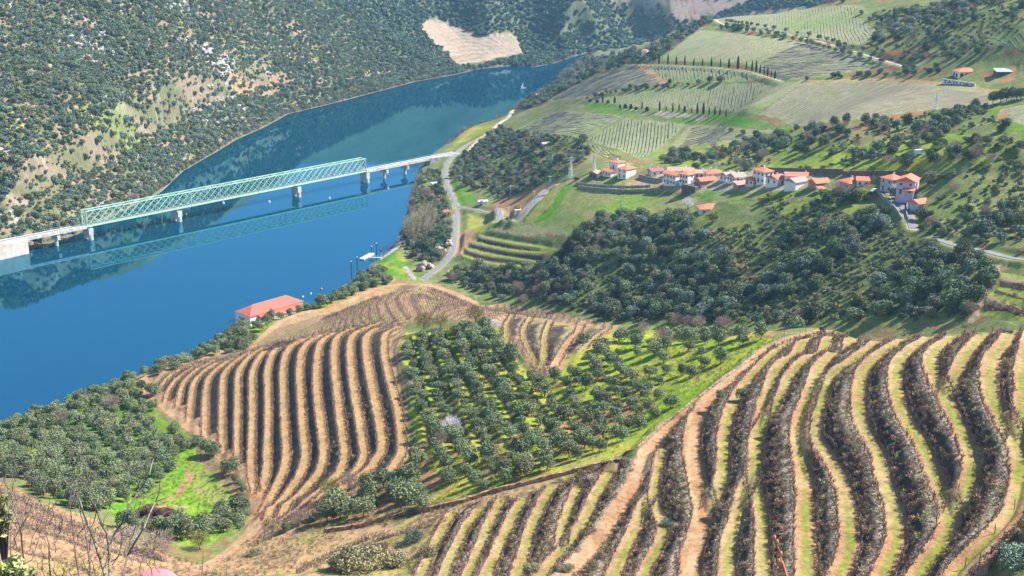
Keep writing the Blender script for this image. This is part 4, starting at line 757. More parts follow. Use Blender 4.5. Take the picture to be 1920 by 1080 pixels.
# banks
fl = (RISER > .0) & (TREAD == 0) & (GX > -60) & (np.hypot(GX, GY) < 420) & (np.abs(GA) < .43); iy, ix = np.where(fl); cell = np.gradient(GX, axis=1)*np.gradient(GY, axis=0); w_ = np.abs(cell[iy, ix]); right = GX[iy, ix] > np.interp(GY[iy, ix], [150, 250, 330, 420], [-40, -20, 30, 90]); w_ = w_*np.where(right, 1.0, .22)*np.where(N2[iy, ix] > .42, 1.2, .7)*np.where(RISER[iy, ix] < .55, 1.0, .28)
tot = int(w_.sum()*1.0); k = rr.choice(len(w_), min(tot, 16000), p=w_/w_.sum()); bx = GX[iy[k], ix[k]]+rr.normal(size=len(k))*.15; by = GY[iy[k], ix[k]]+rr.normal(size=len(k))*.3
scatter("bank_scrub", np.column_stack([bx, by, zg(bx, by)]), rr.uniform(.5, 1.25, len(bx))*1.0, TUFT, "dry brown scrub on the terrace banks", seed=14)
wr = right*np.abs(cell[iy, ix])*np.exp(-((RISER[iy, ix]-.8)/.2)**2); k = rr.choice(len(w_), 14000, p=wr/wr.sum()); bx = GX[iy[k], ix[k]]; by = GY[iy[k], ix[k]]; scatter("bank_stones", np.column_stack([bx, by, zg(bx, by)]), rr.uniform(.3, .85, len(bx)), STONES, "loose schist stones below the treads", seed=15, tilt=1)
# vine rows of the far fields
for fi, (poly, dr, sp, col, kd) in enumerate(FIELDS):
    g = ground_poly(poly, zg); a, b = [castg(*map(float, p.split(','))) for p in dr.split()]; d = np.array([b[0][0]-a[0][0], b[1][0]-a[1][0]]); d /= np.linalg.norm(d); nrm = np.array([-d[1], d[0]]); c = g.mean(0); q = g-c; s0, s1 = (q @ nrm).min(), (q @ nrm).max(); t0, t1 = (q @ d).min(), (q @ d).max(); st = 7.0
    T = np.arange(t0, t1, st); V, F = [], []; nv = 0
    for s in np.arange(s0, s1, sp):
        p = c+nrm*s+T[:, None]*d; ok = inside(g, p[:, 0], p[:, 1]) & (np.random.default_rng(int(s*10) % 9999).random(len(T)) > .012); z = zg(p[:, 0], p[:, 1]); hw = .30; h = .34
        Pl = np.column_stack([p-nrm*hw, z-.1]); Pt = np.column_stack([p+rr.normal(size=(len(T), 1))*.1*nrm, z+h*rr.uniform(.7, 1.2, len(T))]); Pr = np.column_stack([p+nrm*hw, z-.1]); V.append(np.stack([Pl, Pt, Pr], 1).reshape(-1, 3))
        i = np.where(ok[:-1] & ok[1:])[0]; b0 = nv+i*3; F.append(np.stack([b0, b0+3, b0+4, b0+1], 1)); F.append(np.stack([b0+1, b0+4, b0+5, b0+2], 1)); nv += 3*len(T)
    o = link(bpy.data.objects.new("vine_rows", npmesh("vine_rows", np.vstack(V), np.vstack(F), M_VROWD if kd else M_VROW))); tag(o, "straight rows of pruned vines on a far field", kind="stuff")

# thickets along the waterline
sp_, sa_ = along(RIVER, 2.6, 0.0, rr, .8); Ps = []
for off in (1.5, 4.0): q_, _a = along(RIVER, 2.8, off, rr, 1.0); q2, _a = along(RIVER, 2.8, -off, rr, 1.0); Ps += [q_, q2]
Ps = np.vstack(Ps); zz_ = zg(Ps[:, 0], Ps[:, 1]); u_, v_, f_ = project(Ps[:, 0], Ps[:, 1], zz_); k = (zz_ > .15) & ~inside(RIVER, Ps[:, 0], Ps[:, 1]) & in_view(Ps[:, 0], Ps[:, 1], zz_) & (v_ < 560) & ~((u_ > 680) & (u_ < 790) & (v_ > 440)) & ~((u_ > 760) & (u_ < 880) & (v_ < 330) & (v_ > 270)) & (u_ > 52); Ps, zz_ = Ps[k], zz_[k]
scatter("shore_thicket", np.column_stack([Ps, zz_-.3]), RNG.uniform(.4, .95, len(Ps)), [SH[0], SH[1], recolor(SH[2], M_OAKB), recolor(SH[3], M_BARE), BR[2], recolor(SH[4], M_OAK)], "grey and green thicket along the waterline", seed=81)
# weeds and tufts on open ground
M_WEED = mat("green_weeds", (.20, .27, .04), .9, .3, 2, rnd=.5, col2=(.30, .30, .07)); M_STRAW = mat("straw_weeds", (.36, .30, .15), .9, .3, 2, rnd=.5, col2=(.20, .18, .08))
def weeds(nm, txts, sp, srcs, seed, lo=.4, hi=1.0, lab=""):
    P = []
    for t in txts:
        x, y = lattice(ground_poly(t, zg), sp, sp, .4, .5, seed); k = np.random.default_rng(seed).random(len(x)) < np.clip((fbm(x, y, 9, seed, 3)-.3)*3, .05, 1); P.append(np.column_stack([x[k], y[k], zg(x[k], y[k])]))
    P = np.vstack(P); scatter(nm, P, RNG.uniform(lo, hi, len(P)), srcs, lab, seed=seed)
weeds("dry_weeds", ["-60,890 0,905 60,930 150,965 230,1000 300,1035 400,1065 400,1100 -100,1100", "400,1060 470,1010 560,985 700,975 800,945 900,925 1000,905 1140,872 1160,880 1100,905 1000,935 900,950 840,975 800,1035 780,1100 380,1100", "480,985 560,960 700,905 770,880 860,950 760,985 600,1000"], 1.3, TUFT, 71, .3, .8, "dry weeds and stalks on the bare slopes")
weeds("green_weeds", ["345,830 365,835 400,860 440,900 470,950 455,985 400,1020 330,1020 230,980 250,900 290,930 320,880", "-20,790 60,790 150,757 240,722 262,745 350,835 330,880 280,930 150,950 0,880", "757,640 925,612 985,705 1060,715 1130,650 1300,625 1460,630 1380,690 1255,775 1110,862 1040,885 860,950 780,880", "480,985 560,960 700,905 770,880 860,950 760,985 600,1000"], 1.7, [recolor(q_, M_WEED) for q_ in TUFT], 72, .35, .9, "green weeds between the olive trees")
weeds("straw_weeds", ["345,830 365,835 400,860 440,900 470,950 455,985 400,1020 330,1020 230,980 250,900 290,930 320,880", "1165,845 1290,740 1400,650 1470,630 1400,632 1290,690 1180,790 1110,860"], 2.2, [recolor(q_, M_STRAW) for q_ in TUFT], 73, .35, .8, "straw coloured weeds on grass")
# ------------------------------------------------------------------ roads
M_ASPH = mat("asphalt_road", (.20, .21, .235), .9, .12, .8); M_PALE = mat("pale_road", (.42, .38, .31), .95, .12, .6); M_CONC = mat("concrete", (.52, .49, .45), .85, .15, .5, bump=.2); M_CONCD = mat("weathered_concrete", (.34, .34, .32), .9, .2, .5)
def ribbon(name, g, w, zc, m, lift=.16):
    d = np.gradient(g, axis=0); n_ = np.stack([-d[:, 1], d[:, 0]], 1); n_ /= np.maximum(np.linalg.norm(n_, axis=1), 1e-6)[:, None]; V = []; n = len(g)
    for sd, dz in ((-w-.3, -.8), (-w, 0), (w, 0), (w+.3, -.8)): q = g+n_*sd; V += [(a, b, c+lift+dz) for (a, b), c in zip(q, zc)]
    F = [(j*n+i, j*n+i+1, (j+1)*n+i+1, (j+1)*n+i) for j in range(3) for i in range(n-1)]
    return tag(meshobj(name, V, [f[::-1] for f in F], m), kind="structure")
for k_, m_ in (("shore", M_ASPH), ("junction_road", M_ASPH), ("village_road", M_ASPH), ("right_road", M_ASPH), ("estate", M_PALE), ("cypress_road", M_PALE), ("river_road", M_PALE), ("village_street", M_ASPH)):
    g, w, zc = ROADS[k_]; ribbon("road", g, w, zc, m_)
# ------------------------------------------------------------------ the bridge
M_GREEN = mat("green_paint", (.42, .62, .48), .5, .08, .3, spec=.4); M_GREEND = mat("green_paint_inner", (.28, .46, .36), .55, .1, .3)
P0 = np.array(at_z(171, 450, 0)); P1 = np.array(at_z(689, 343, 0)); BD = P1-P0; BL = np.linalg.norm(BD); BD /= BL; BN = np.array([-BD[1], BD[0]])   # BN: towards the far side
if BN[0] > 0 and BN[1] < 0: BN = -BN
bridge = empty("railway_bridge", (P0[0], P0[1], 0), 0, "pale green lattice truss railway bridge on white concrete piers across the blue river", "bridge")
def bp(s, o, z): return (float(BD[0]*s+BN[0]*o), float(BD[1]*s+BN[1]*o), z)
def bpart(name, segs, m, parent=bridge):
    q = MB(); 
    for a, b, w, h in segs: q.bar(a, b, w, h)
    return q.build(name, m, parent)
ZB0, ZT = 9.2, 18.9; S0, S1 = -2.0, BL-1.0; NP = 42; dp = (S1-S0)/NP; WB = 5.6
bpart("bottom_chord", [(bp(S0-.4, 0, ZB0), bp(S1+.4, 0, ZB0), .55, 1.0)], M_GREEN); bpart("bottom_chord", [(bp(S0-.4, WB, ZB0), bp(S1+.4, WB, ZB0), .55, 1.0)], M_GREEN)
bpart("top_chord", [(bp(S0-.4, 0, ZT), bp(S1+.4, 0, ZT), .6, .6)], M_GREEN); bpart("top_chord", [(bp(S0-.4, WB, ZT), bp(S1+.4, WB, ZT), .6, .6)], M_GREEN)
for o_ in (0, WB):
    for i in range(NP+1):
        s = S0+dp*i; big = i in (0, 14, 28, NP)
        bpart("post", [(bp(s, o_, ZB0), bp(s, o_, ZT), .62 if big else .20, .62 if big else .20)], M_GREEN)
        if i <= NP-2 and i % 1 == 0:
            bpart("diagonal", [(bp(s, o_, ZB0+.3), bp(s+2*dp, o_, ZT-.2), .30, .22)], M_GREEN); bpart("diagonal", [(bp(s, o_+.02, ZT-.2), bp(s+2*dp, o_+.02, ZB0+.3), .30, .22)], M_GREEN)
    for s_, e_ in ((S0, S0+dp), (S1, S1-dp)):
        bpart("diagonal", [(bp(s_, o_, (ZB0+ZT)/2), bp(e_, o_, ZT), .26, .2)], M_GREEN); bpart("diagonal", [(bp(s_, o_, (ZB0+ZT)/2), bp(e_, o_, ZB0), .26, .2)], M_GREEN)
for i in range(0, NP+1, 2):
    s = S0+dp*i; bpart("cross_beam", [(bp(s, 0, ZT-.15), bp(s, WB, ZT-.15), .3, .4)], M_GREEN); bpart("cross_beam", [(bp(s, 0, ZB0), bp(s, WB, ZB0), .3, .7)], M_GREEND)
    if i < NP-1: bpart("wind_brace", [(bp(s, 0, ZT+.1), bp(s+2*dp, WB, ZT+.1), .16, .16), (bp(s, WB, ZT+.1), bp(s+2*dp, 0, ZT+.1), .16, .16)], M_GREEND)
for s_ in (S0, S1): bpart("portal", [(bp(s_, 0, ZT-1.4), bp(s_, WB, ZT-1.4), .3, .3), (bp(s_, 0, ZT-3.2), bp(s_, 1.6, ZT-1.4), .22, .22), (bp(s_, WB, ZT-3.2), bp(s_, WB-1.6, ZT-1.4), .22, .22)], M_GREEN)
m = MB(); m.bar(bp(S0, WB/2, ZB0+.35), bp(S1, WB/2, ZB0+.35), WB-1.2, .16); m.build("track_deck", M_CONCD, bridge)
m = MB(); m.bar(bp(S0-70, WB/2-.75, ZB0+.72), bp(S1+90, WB/2-.75, ZB0+.72), .12, .16); m.bar(bp(S0-70, WB/2+.75, ZB0+.72), bp(S1+90, WB/2+.75, ZB0+.72), .12, .16); m.build("rails", mat("rail_steel", (.2, .16, .14), .5, .1, 1), bridge)
def pier(s, small=False):
    pr = MB(); w = 1.15 if small else 1.6; h = 6.3 if small else 6.1
    for o_ in ((WB/2,) if small else (.2, WB-.2)): pr.bar(bp(s, o_, -6), bp(s, o_, h-2.2), w*2, n=12)
    pr.build("pier_column", M_CONC, bridge); cp = MB(); a, b = ((-.2, WB+.2) if not small else (-.1, WB+.1)); cp.bar(bp(s, a-1.0, h-.6), bp(s, b+1.0, h-.6), 3.2 if not small else 2.0, 3.9 if not small else 2.6); cp.build("pier_cap", M_CONC, bridge)
def s_of(u, v): return float((np.array(at_z(u, v, 0))-P0) @ BD)
for u_, v_ in ((171, 450), (338, 416), (563, 370), (689, 343)): pier(s_of(u_, v_))
for u_, v_ in ((104, 460), (723, 335), (757, 326)): pier(s_of(u_, v_), True)
SL = s_of(50, 475)+1; SR = s_of(797, 317)
dk = MB(); dk.bar(bp(SL-45, WB/2, ZB0-.35), bp(S0-.4, WB/2, ZB0-.35), WB+1.0, 1.9); dk.build("approach_deck", M_CONC, bridge)
dk = MB(); dk.bar(bp(S1+.4, WB/2, ZB0-.35), bp(SR+22, WB/2, ZB0-.35), WB+1.0, 1.9); dk.build("approach_deck", M_CONC, bridge)
for a, b in ((SL-40, S0-.5), (S1+.5, SR+18)):
    for o_ in (-.4, WB+.4):
        hr = MB(); hr.bar(bp(a, o_, ZB0+1.6), bp(b, o_, ZB0+1.6), .09, .09)
        for t in np.arange(a, b, 3): hr.bar(bp(t, o_, ZB0+.5), bp(t, o_, ZB0+1.6), .08, .08)
        hr.build("handrail", M_GREEND, bridge)
def prism(name, pts, z0, z1, m, parent=None):
    n = len(pts); V = [(p[0], p[1], z0) for p in pts]+[(p[0], p[1], z1) for p in pts]; F = [tuple(range(n))[::-1], tuple(range(n, 2*n))]+[(i, (i+1) % n, n+(i+1) % n, n+i) for i in range(n)]; return meshobj(name, V, F, m, parent)
M_ABUT = mat("pale_abutment_concrete", (.62, .55, .49), .9, .2, .35, col2=(.50, .40, .32))
prism("abutment", [bp(SL, -1.4, 0)[:2], bp(SL, WB+1.4, 0)[:2], bp(SL-60, WB+5, 0)[:2], bp(SL-60, -6, 0)[:2]], -6, ZB0+.35, M_ABUT, bridge)
prism("abutment", [bp(SR, -.9, 0)[:2], bp(SR, WB+.9, 0)[:2], bp(SR+32, WB+2, 0)[:2], bp(SR+32, -9, 0)[:2]], -6, ZB0+.3, M_CONCD, bridge)
# ------------------------------------------------------------------ buildings
M_WHITE = mat("white_wall", (.78, .76, .72), .8, .04, .5); M_LILAC = mat("lilac_wall", (.62, .48, .62), .8, .04, .5); M_STONEW = mat("dark_stone_wall", (.15, .125, .11), .95, .3, 1.5, bump=.5); M_BROWNW = mat("brown_stone_wall", (.42, .29, .21), .95, .25, 1.2, bump=.5); M_CREAM = mat("cream_wall", (.68, .58, .44), .85, .06, .6); M_GREYW = mat("grey_wall", (.42, .46, .48), .85, .1, .6)
def tilemat(name, c, c2):
    m, n, l, b = newmat(name); tc = n.new("ShaderNodeTexCoord"); ns = n.new("ShaderNodeTexNoise"); ns.inputs["Scale"].default_value = .8; ns.inputs["Detail"].default_value = 6; l.new(tc.outputs["Object"], ns.inputs[0]); mx = n.new("ShaderNodeMix"); mx.data_type = 'RGBA'; mx.inputs[6].default_value = (*c, 1); mx.inputs[7].default_value = (*c2, 1)
    mr = n.new("ShaderNodeMapRange"); mr.inputs[1].default_value = .38; mr.inputs[2].default_value = .62; l.new(ns.outputs[0], mr.inputs[0]); l.new(mr.outputs[0], mx.inputs[0]); l.new(mx.outputs[2], b.inputs["Base Color"]); b.inputs["Roughness"].default_value = .85
    wv = n.new("ShaderNodeTexWave"); wv.inputs["Scale"].default_value = 1.2; l.new(tc.outputs["Object"], wv.inputs[0]); bp_ = n.new("ShaderNodeBump"); bp_.inputs["Strength"].default_value = .4; bp_.inputs["Distance"].default_value = .08; l.new(wv.outputs[1], bp_.inputs["Height"]); l.new(bp_.outputs[0], b.inputs["Normal"]); return m
M_TILE = tilemat("orange_roof_tiles", (.70, .20, .10), (.56, .18, .11)); M_TILEP = tilemat("faded_pink_roof_tiles", (.62, .30, .22), (.46, .27, .22)); M_TILEG = tilemat("grey_brown_roof_tiles", (.40, .32, .28), (.30, .25, .23)); M_TILED = tilemat("dark_red_roof_tiles", (.36, .13, .13), (.28, .12, .12))
M_WIN = mat("window_glass", (.03, .045, .06), .2, .1, 1, spec=.6); M_FRAME = mat("window_frame", (.6, .6, .6), .6, .05, 1); M_DOOR = mat("door_wood", (.12, .10, .09), .7, .2, 1)
def roof_mb(x0, y0, x1, y1, z, rh, kind, along, ov=.45):
    m = MB(); x0 -= ov; y0 -= ov; x1 += ov; y1 += ov; t = .22
    if along == 'x': cy = (y0+y1)/2; ins = min((x1-x0)*.5, (y1-y0)*.5) if kind == 'hip' else 0; r0, r1 = (x0+ins, cy), (x1-ins, cy)
    else: cx = (x0+x1)/2; ins = min((x1-x0)*.5, (y1-y0)*.5) if kind == 'hip' else 0; r0, r1 = (cx, y0+ins), (cx, y1-ins)
    c = [(x0, y0), (x1, y0), (x1, y1), (x0, y1)]; V = [(*p, z) for p in c]+[(*p, z-t) for p in c]+[(*r0, z+rh), (*r1, z+rh)]
    if kind == 'flat': return m.box(x0, y0, z, x1, y1, z+.3)
    if kind == 'shed': return m.add([(x0, y0, z), (x1, y0, z), (x1, y1, z+rh), (x0, y1, z+rh), (x0, y0, z-t), (x1, y0, z-t), (x1, y1, z+rh-t), (x0, y1, z+rh-t)], [(0,1,2,3),(7,6,5,4),(0,4,5,1),(1,5,6,2),(2,6,7,3),(3,7,4,0)])
    if along == 'x': F = [(0, 1, 9, 8), (2, 3, 8, 9), (3, 0, 8), (1, 2, 9)]
    else: F = [(0, 1, 8), (1, 2, 9, 8), (2, 3, 9), (3, 0, 8, 9)]
    return m.add(V, F+[(0, 4, 5, 1), (1, 5, 6, 2), (2, 6, 7, 3), (3, 7, 4, 0), (7, 6, 5, 4)])
def house(u, v, rz, wR, wL, h, roof, along, label, wallm=None, roofm=None, wins=(2, 2), storeys=1, chim=True, rh=None, sink=0.0, cat="house", name="house", door=True, wall2=None, dz=0.0):
    """near bottom corner at photo pixel (u, v); one wall runs right and away, the other left and away"""
    wallm = wallm or M_WHITE; roofm = roofm or M_TILE; x, y = castg(u, v); x, y = float(x[0]), float(y[0]); rz = math.radians(rz); cx = x+math.cos(rz)*wR/2-math.sin(rz)*wL/2; cy = y+math.sin(rz)*wR/2+math.cos(rz)*wL/2
    z = float(zg(x, y))+dz; o = empty(name, (x, y, z), rz, label, cat, "houses of the hillside village" if cat == "house" else None); o.scale = (.94, .94, .94); rh = rh or min(wR, wL)*.24
    m = MB(); m.box(0, 0, -3.5, wR, wL, h)
    if roof == 'gable':
        if along == 'x': m.add([(0, 0, h), (0, wL, h), (0, wL/2, h+rh*.95), (wR, 0, h), (wR, wL, h), (wR, wL/2, h+rh*.95)], [(0, 2, 1), (3, 4, 5), (0, 3, 5, 2), (1, 2, 5, 4)])
        else: m.add([(0, 0, h), (wR, 0, h), (wR/2, 0, h+rh*.95), (0, wL, h), (wR, wL, h), (wR/2, wL, h+rh*.95)], [(0, 1, 2), (3, 5, 4), (0, 2, 5, 3), (1, 4, 5, 2)])
    m.build("wall", wallm, o)
    if wall2: q = MB(); q.box(.0, -.04, -3.0, wR+.02, 0.0, h-.05); q.build("wall_render", wall2, o)
    if roof != 'none': r = roof_mb(0, 0, wR, wL, h+.12, rh, roof, along).build("roof", roofm, o)
    else: r = None
    if chim and r: q = MB(); q.box(wR*.7-.3, wL*.6-.25, h+.1, wR*.7+.3, wL*.6+.25, h+rh+.45); q.box(wR*.7-.36, wL*.6-.31, h+rh+.45, wR*.7+.36, wL*.6+.31, h+rh+.55); q.build("chimney", wallm if wallm != M_STONEW else M_WHITE, r)
    nR, nL = wins
    for st in range(storeys):
        zc = (h/storeys)*(st+.55)
        for side, n, L in (('R', nR, wR), ('L', nL, wL)):
            for i in range(n):
                t = L*(i+.5)/n; dr = door and st == 0 and i == n//2 and side == 'L'; w2 = .5; a, b = ((zc-1.3, zc+.9) if dr else (zc-.55, zc+.65)); q = MB(); g_ = MB()
                if side == 'R': q.box(t-w2-.12, -.07, a-.12, t+w2+.12, -.02, b+.12); g_.box(t-w2, -.10, a, t+w2, -.075, b)
                else: q.box(-.07, t-w2-.12, a-.12, -.02, t+w2+.12, b+.12); g_.box(-.10, t-w2, a, -.075, t+w2, b)
                f_ = q.build("door" if dr else "window", M_FRAME, o); g_.build("door_leaf" if dr else "pane", M_DOOR if dr else M_WIN, f_)
    return o
H = house
H(1174, 336, 42, 8.6, 7.2, 5.6, 'hip', 'x', "large white end house nearest the river, bare lit side wall, hipped orange roof", wins=(0, 2), storeys=2)
H(1158, 324, 42, 6, 7, 5.8, 'hip', 'x', "white house tucked behind the large white end house, only its orange roof showing above", wins=(0, 1))
H(1145, 333, 35, 4.5, 8, 3.2, 'gable', 'y', "low white wing with orange roof between dark gabled shed and large white end house", wins=(0, 3))
H(1119, 335, 38, 4.6, 7, 3.0, 'gable', 'x', "small shed with dark stone gable and faded pink roof above the curved walls", wallm=M_STONEW, roofm=M_TILEP, wins=(0, 0), wall2=M_WHITE)
H(1266, 349, 38, 5.2, 9.5, 6.0, 'gable', 'y', "tall white house with plain gable roof standing left of its hipped roofed neighbour", wins=(0, 4), storeys=2)
H(1289, 347, 42, 7.2, 6.0, 5.6, 'hip', 'x', "white house with hipped orange roof and sunlit end wall, joined to the taller gabled house", wins=(1, 3), storeys=2)
H(1222, 331, 20, 8, 6, 2.8, 'gable', 'x', "low house under a dark red roof behind the long garden wall", roofm=M_TILED, wins=(2, 2))
H(1252, 334, -6, 15, 7, 4.2, 'gable', 'x', "long low row house under a straight faded pink roof behind the two tall white houses", roofm=M_TILEP, wins=(5, 1))
H(1303, 336, -4, 7, 6, 3.4, 'gable', 'x', "short house continuing the long pink roof, with a white chimney", roofm=M_TILEP, wins=(3, 1))
H(1326, 338, 10, 9, 7, 3.6, 'hip', 'x', "low house with broad orange hipped roof in the middle of the village's back row", wins=(3, 1))
H(1314, 353, 24, 10.5, 6.5, 3.8, 'gable', 'x', "brown stone barn with bright orange roof beside the green kitchen garden", wallm=M_BROWNW, wins=(0, 1), chim=False, cat="barn", name="barn")
H(1303, 362, 40, 3.2, 10, 3.4, 'none', 'x', "roofless dark stone enclosure below the brown stone barn", wallm=M_STONEW, wins=(0, 0), chim=False, cat="ruin", name="stone_ruin")
H(1362, 341, 28, 7, 6, 3.2, 'gable', 'x', "small white house with grey brown roof next right of the broad hipped roof", roofm=M_TILEG, wins=(2, 2))
H(1378, 344, 28, 7.5, 7, 3.2, 'gable', 'x', "white house with patched pinkish roof left of the street lamp", roofm=M_TILEP, wins=(2, 3))
H(1383, 355, 15, 7.5, 5.5, 2.2, 'shed', 'x', "low lean-to with tan tiles below the patched pink roof", wallm=M_BROWNW, roofm=M_TILEP, wins=(0, 0), chim=False, rh=1.0, cat="shed", name="shed")
H(1432, 346, 32, 6.5, 8.5, 6.4, 'hip', 'y', "tallest white house of the village centre, two storeys under a hipped orange roof", wins=(2, 3), storeys=2)
H(1412, 350, 30, 6.0, 6.5, 3.2, 'gable', 'x', "little cream and white house with bright orange roof in front of the tallest white house", wallm=M_CREAM, wins=(2, 2))
H(1457, 350, 32, 6.5, 8.5, 3.6, 'gable', 'x', "white gabled house with orange roof next right of the tallest white house", wins=(1, 2))
H(1472, 345, -6, 15, 6.5, 4.0, 'gable', 'x', "long house under an unbroken orange roof behind the blue white gable", wins=(0, 1))
H(1491, 358, 34, 9.0, 7.5, 4.0, 'gable', 'x', "plain windowless white gable house with grey brown roof at the orchard edge", roofm=M_TILEG, wins=(0, 0), chim=False)
H(1530, 355, 20, 8.0, 7, 2.8, 'gable', 'x', "low outbuilding with orange roof at the right end of the village centre", wins=(0, 0), chim=False, wallm=M_BROWNW)
H(1538, 362, 20, 3.0, 3.5, 1.8, 'shed', 'x', "tiny orange roofed shed just below the low outbuilding", wins=(0, 0), chim=False, rh=.6, cat="shed", name="shed")
H(1592, 358, 25, 8.0, 8.5, 3.4, 'hip', 'x', "house with broad hipped orange roof behind a bare brown tree", wins=(1, 2), wallm=M_CREAM)
H(1606, 351, -12, 11, 6, 3.2, 'gable', 'x', "long single storey wing with orange roof and dark veranda openings", wins=(4, 0))
H(1592, 377, 15, 8, 4.5, 2.4, 'flat', 'x', "small flat roofed white and blue outbuilding among trees below the veranda wing", roofm=M_CONC, wins=(0, 0), chim=False, cat="shed", name="shed")
H(1672, 362, 30, 7.5, 7.5, 6.0, 'hip', 'x', "pale blue walled house with hipped orange roof behind the yellow green tree", wins=(1, 2), wallm=M_GREYW, storeys=2)
H(1714, 368, 62, 9.0, 8.0, 6.2, 'gable', 'x', "lilac pink two storey gabled house with an orange porch roof", wins=(1, 2), wallm=M_LILAC, storeys=2, chim=False)
H(1722, 396, 30, 8.0, 6.0, 3.0, 'gable', 'x', "grey garage with bright orange roof below the lilac house", wins=(0, 0), wallm=M_GREYW, chim=False, cat="garage", name="garage")
H(1312, 404, 3, 13, 8.5, 3.2, 'hip', 'x', "solitary low white bungalow with wide orange hipped roof between meadow and wood", wins=(3, 1))
H(836, 406, 28, 4.2, 5, 2.8, 'gable', 'y', "tiny white riverside house with red roof beside the shore road", wins=(1, 1))
H(1797, 147, 8, 12, 8, 3.6, 'hip', 'x', "white pavilion with orange hipped roof and dark window bays above the lettered wall", wins=(0, 0), chim=False)
H(1868, 146, -3, 11, 6, 3.4, 'shed', 'x', "long dark barn with green roof right of the white pavilion", wallm=M_STONEW, roofm=mat("green_sheet_roof", (.35, .5, .38), .6, .1, 1), wins=(0, 0), chim=False, rh=1.2, cat="barn", name="barn")
H(1006, 184, 25, 4.5, 5, 3.2, 'gable', 'x', "small orange brick hut by the upper river bend", wallm=M_CREAM, wins=(1, 0), chim=False)
H(1018, 277, 20, 6, 5, 2.6, 'gable', 'x', "old brown roofed hut almost hidden by oaks on the knoll", wallm=M_BROWNW, roofm=M_TILEG, wins=(0, 0), chim=False)
H(986, 101, 20, 7, 6, 4, 'none', 'x', "roofless stone ruin at the far river landing", wallm=M_CREAM, wins=(1, 1), chim=False, cat="ruin", name="stone_ruin"); H(1000, 104, 10, 9, 6, 2.5, 'none', 'x', "low broken walls right of the taller far ruin", wallm=M_BROWNW, wins=(0, 0), chim=False, cat="ruin", name="stone_ruin")
H(813, 352, 20, 5, 8, 2.4, 'flat', 'x', "pale teal roofed shelter between riverside trees and shore road", roofm=mat("teal_sheet_roof", (.45, .58, .58), .6, .15, 1), wins=(0, 0), chim=False, cat="shelter", name="shelter")
H(898, 385, 25, 3.5, 4, 2.4, 'gable', 'x', "left one of two tiny pale huts above the road junction", roofm=M_CONC, wins=(0, 0), chim=False, cat="hut", name="hut"); H(907, 384, 25, 3.2, 4, 2.3, 'gable', 'x', "right one of two tiny pale huts above the road junction", roofm=M_CONC, wins=(0, 0), chim=False, cat="hut", name="hut")
H(968, 402, 20, 4, 3.5, 2.2, 'flat', 'x', "little white kiosk under the lone green tree at the road bend", roofm=M_CONC, wins=(1, 0), chim=False, cat="kiosk", name="kiosk")
for o_ in list(scene.objects):
    lb = o_.get("label", "")
    if lb.startswith("lilac pink"):
        q = MB(); q.add([(-3, -.5, 2.9), (-3, 5, 2.9), (0, 5, 3.4), (0, -.5, 3.4), (-3, -.5, 2.75), (-3, 5, 2.75), (0, 5, 3.25), (0, -.5, 3.25)], [(0,3,2,1),(4,5,6,7),(0,1,5,4),(1,2,6,5),(2,3,7,6),(3,0,4,7)]); q.build("porch_roof", M_TILE, o_)
        for yy in (0, 4.6): q = MB(); q.box(-2.9, yy-.12, -1, -2.7, yy+.12, 2.8); q.build("porch_column", M_WHITE, o_)
    if lb.startswith("white pavilion"):
        for i in range(4): q = MB(); q.box(.9+i*2.85, -.09, .2, 2.9+i*2.85, -.02, 2.9); q.build("window", M_WIN, o_)
        for i in range(2): q = MB(); q.box(-.09, 1.2+i*3.4, .4, -.02, 3.4+i*3.4, 2.8); q.build("window", M_WIN, o_)
    if lb.startswith("long single storey wing"):
        for i in range(5): q = MB(); q.box(.2+i*2.6, -1.9, -2, .45+i*2.6, -1.65, 2.9); q.build("veranda_column", M_WHITE, o_)
# the lettered wall
a_ = np.array([c[0] for c in castg(1766, 157)]); b_ = np.array([c[0] for c in castg(1828, 162)]); L_ = float(np.linalg.norm(b_-a_)); rz_ = math.atan2(b_[1]-a_[1], b_[0]-a_[0]); zA = min(float(zg(*a_)), float(zg(*b_)))+.3
sgn = empty("lettered_wall", (a_[0], a_[1], zA), rz_, "long white wall painted with large dark blue capital letters below the pavilion", "sign wall")
q = MB(); q.box(0, 0, -3, L_, .5, 2.5); q.build("wall", M_WHITE, sgn); q = MB(); q.box(-.1, -.1, 2.5, L_+.1, .6, 2.62); q.build("coping", M_CONC, sgn)
M_NAVY = mat("navy_paint", (.01, .05, .22), .6, .05, 1); fc = bpy.data.curves.new("letters", 'FONT'); fc.body = "TAYLOR'S"; fc.size = 3.2; fc.extrude = .03; fc.offset = .07; fc.align_x = 'CENTER'; fo = bpy.data.objects.new("tmp", fc); COL.objects.link(fo); dg = bpy.context.evaluated_depsgraph_get(); mm = bpy.data.meshes.new_from_object(fo.evaluated_get(dg)); bpy.data.objects.remove(fo)
xs = [v_.co.x for v_ in mm.vertices]; ys = [v_.co.y for v_ in mm.vertices]; sc_ = (L_*.93)/(max(xs)-min(xs)); sy_ = 1.75/(max(ys)-min(ys))
for v_ in mm.vertices: c_ = v_.co.copy(); v_.co = (L_/2+(c_.x-(max(xs)+min(xs))/2)*sc_, -.06-c_.z, .4+(c_.y-min(ys))*sy_)
mm.materials.clear(); mm.materials.append(M_NAVY); link(bpy.data.objects.new("lettering", mm), sgn)
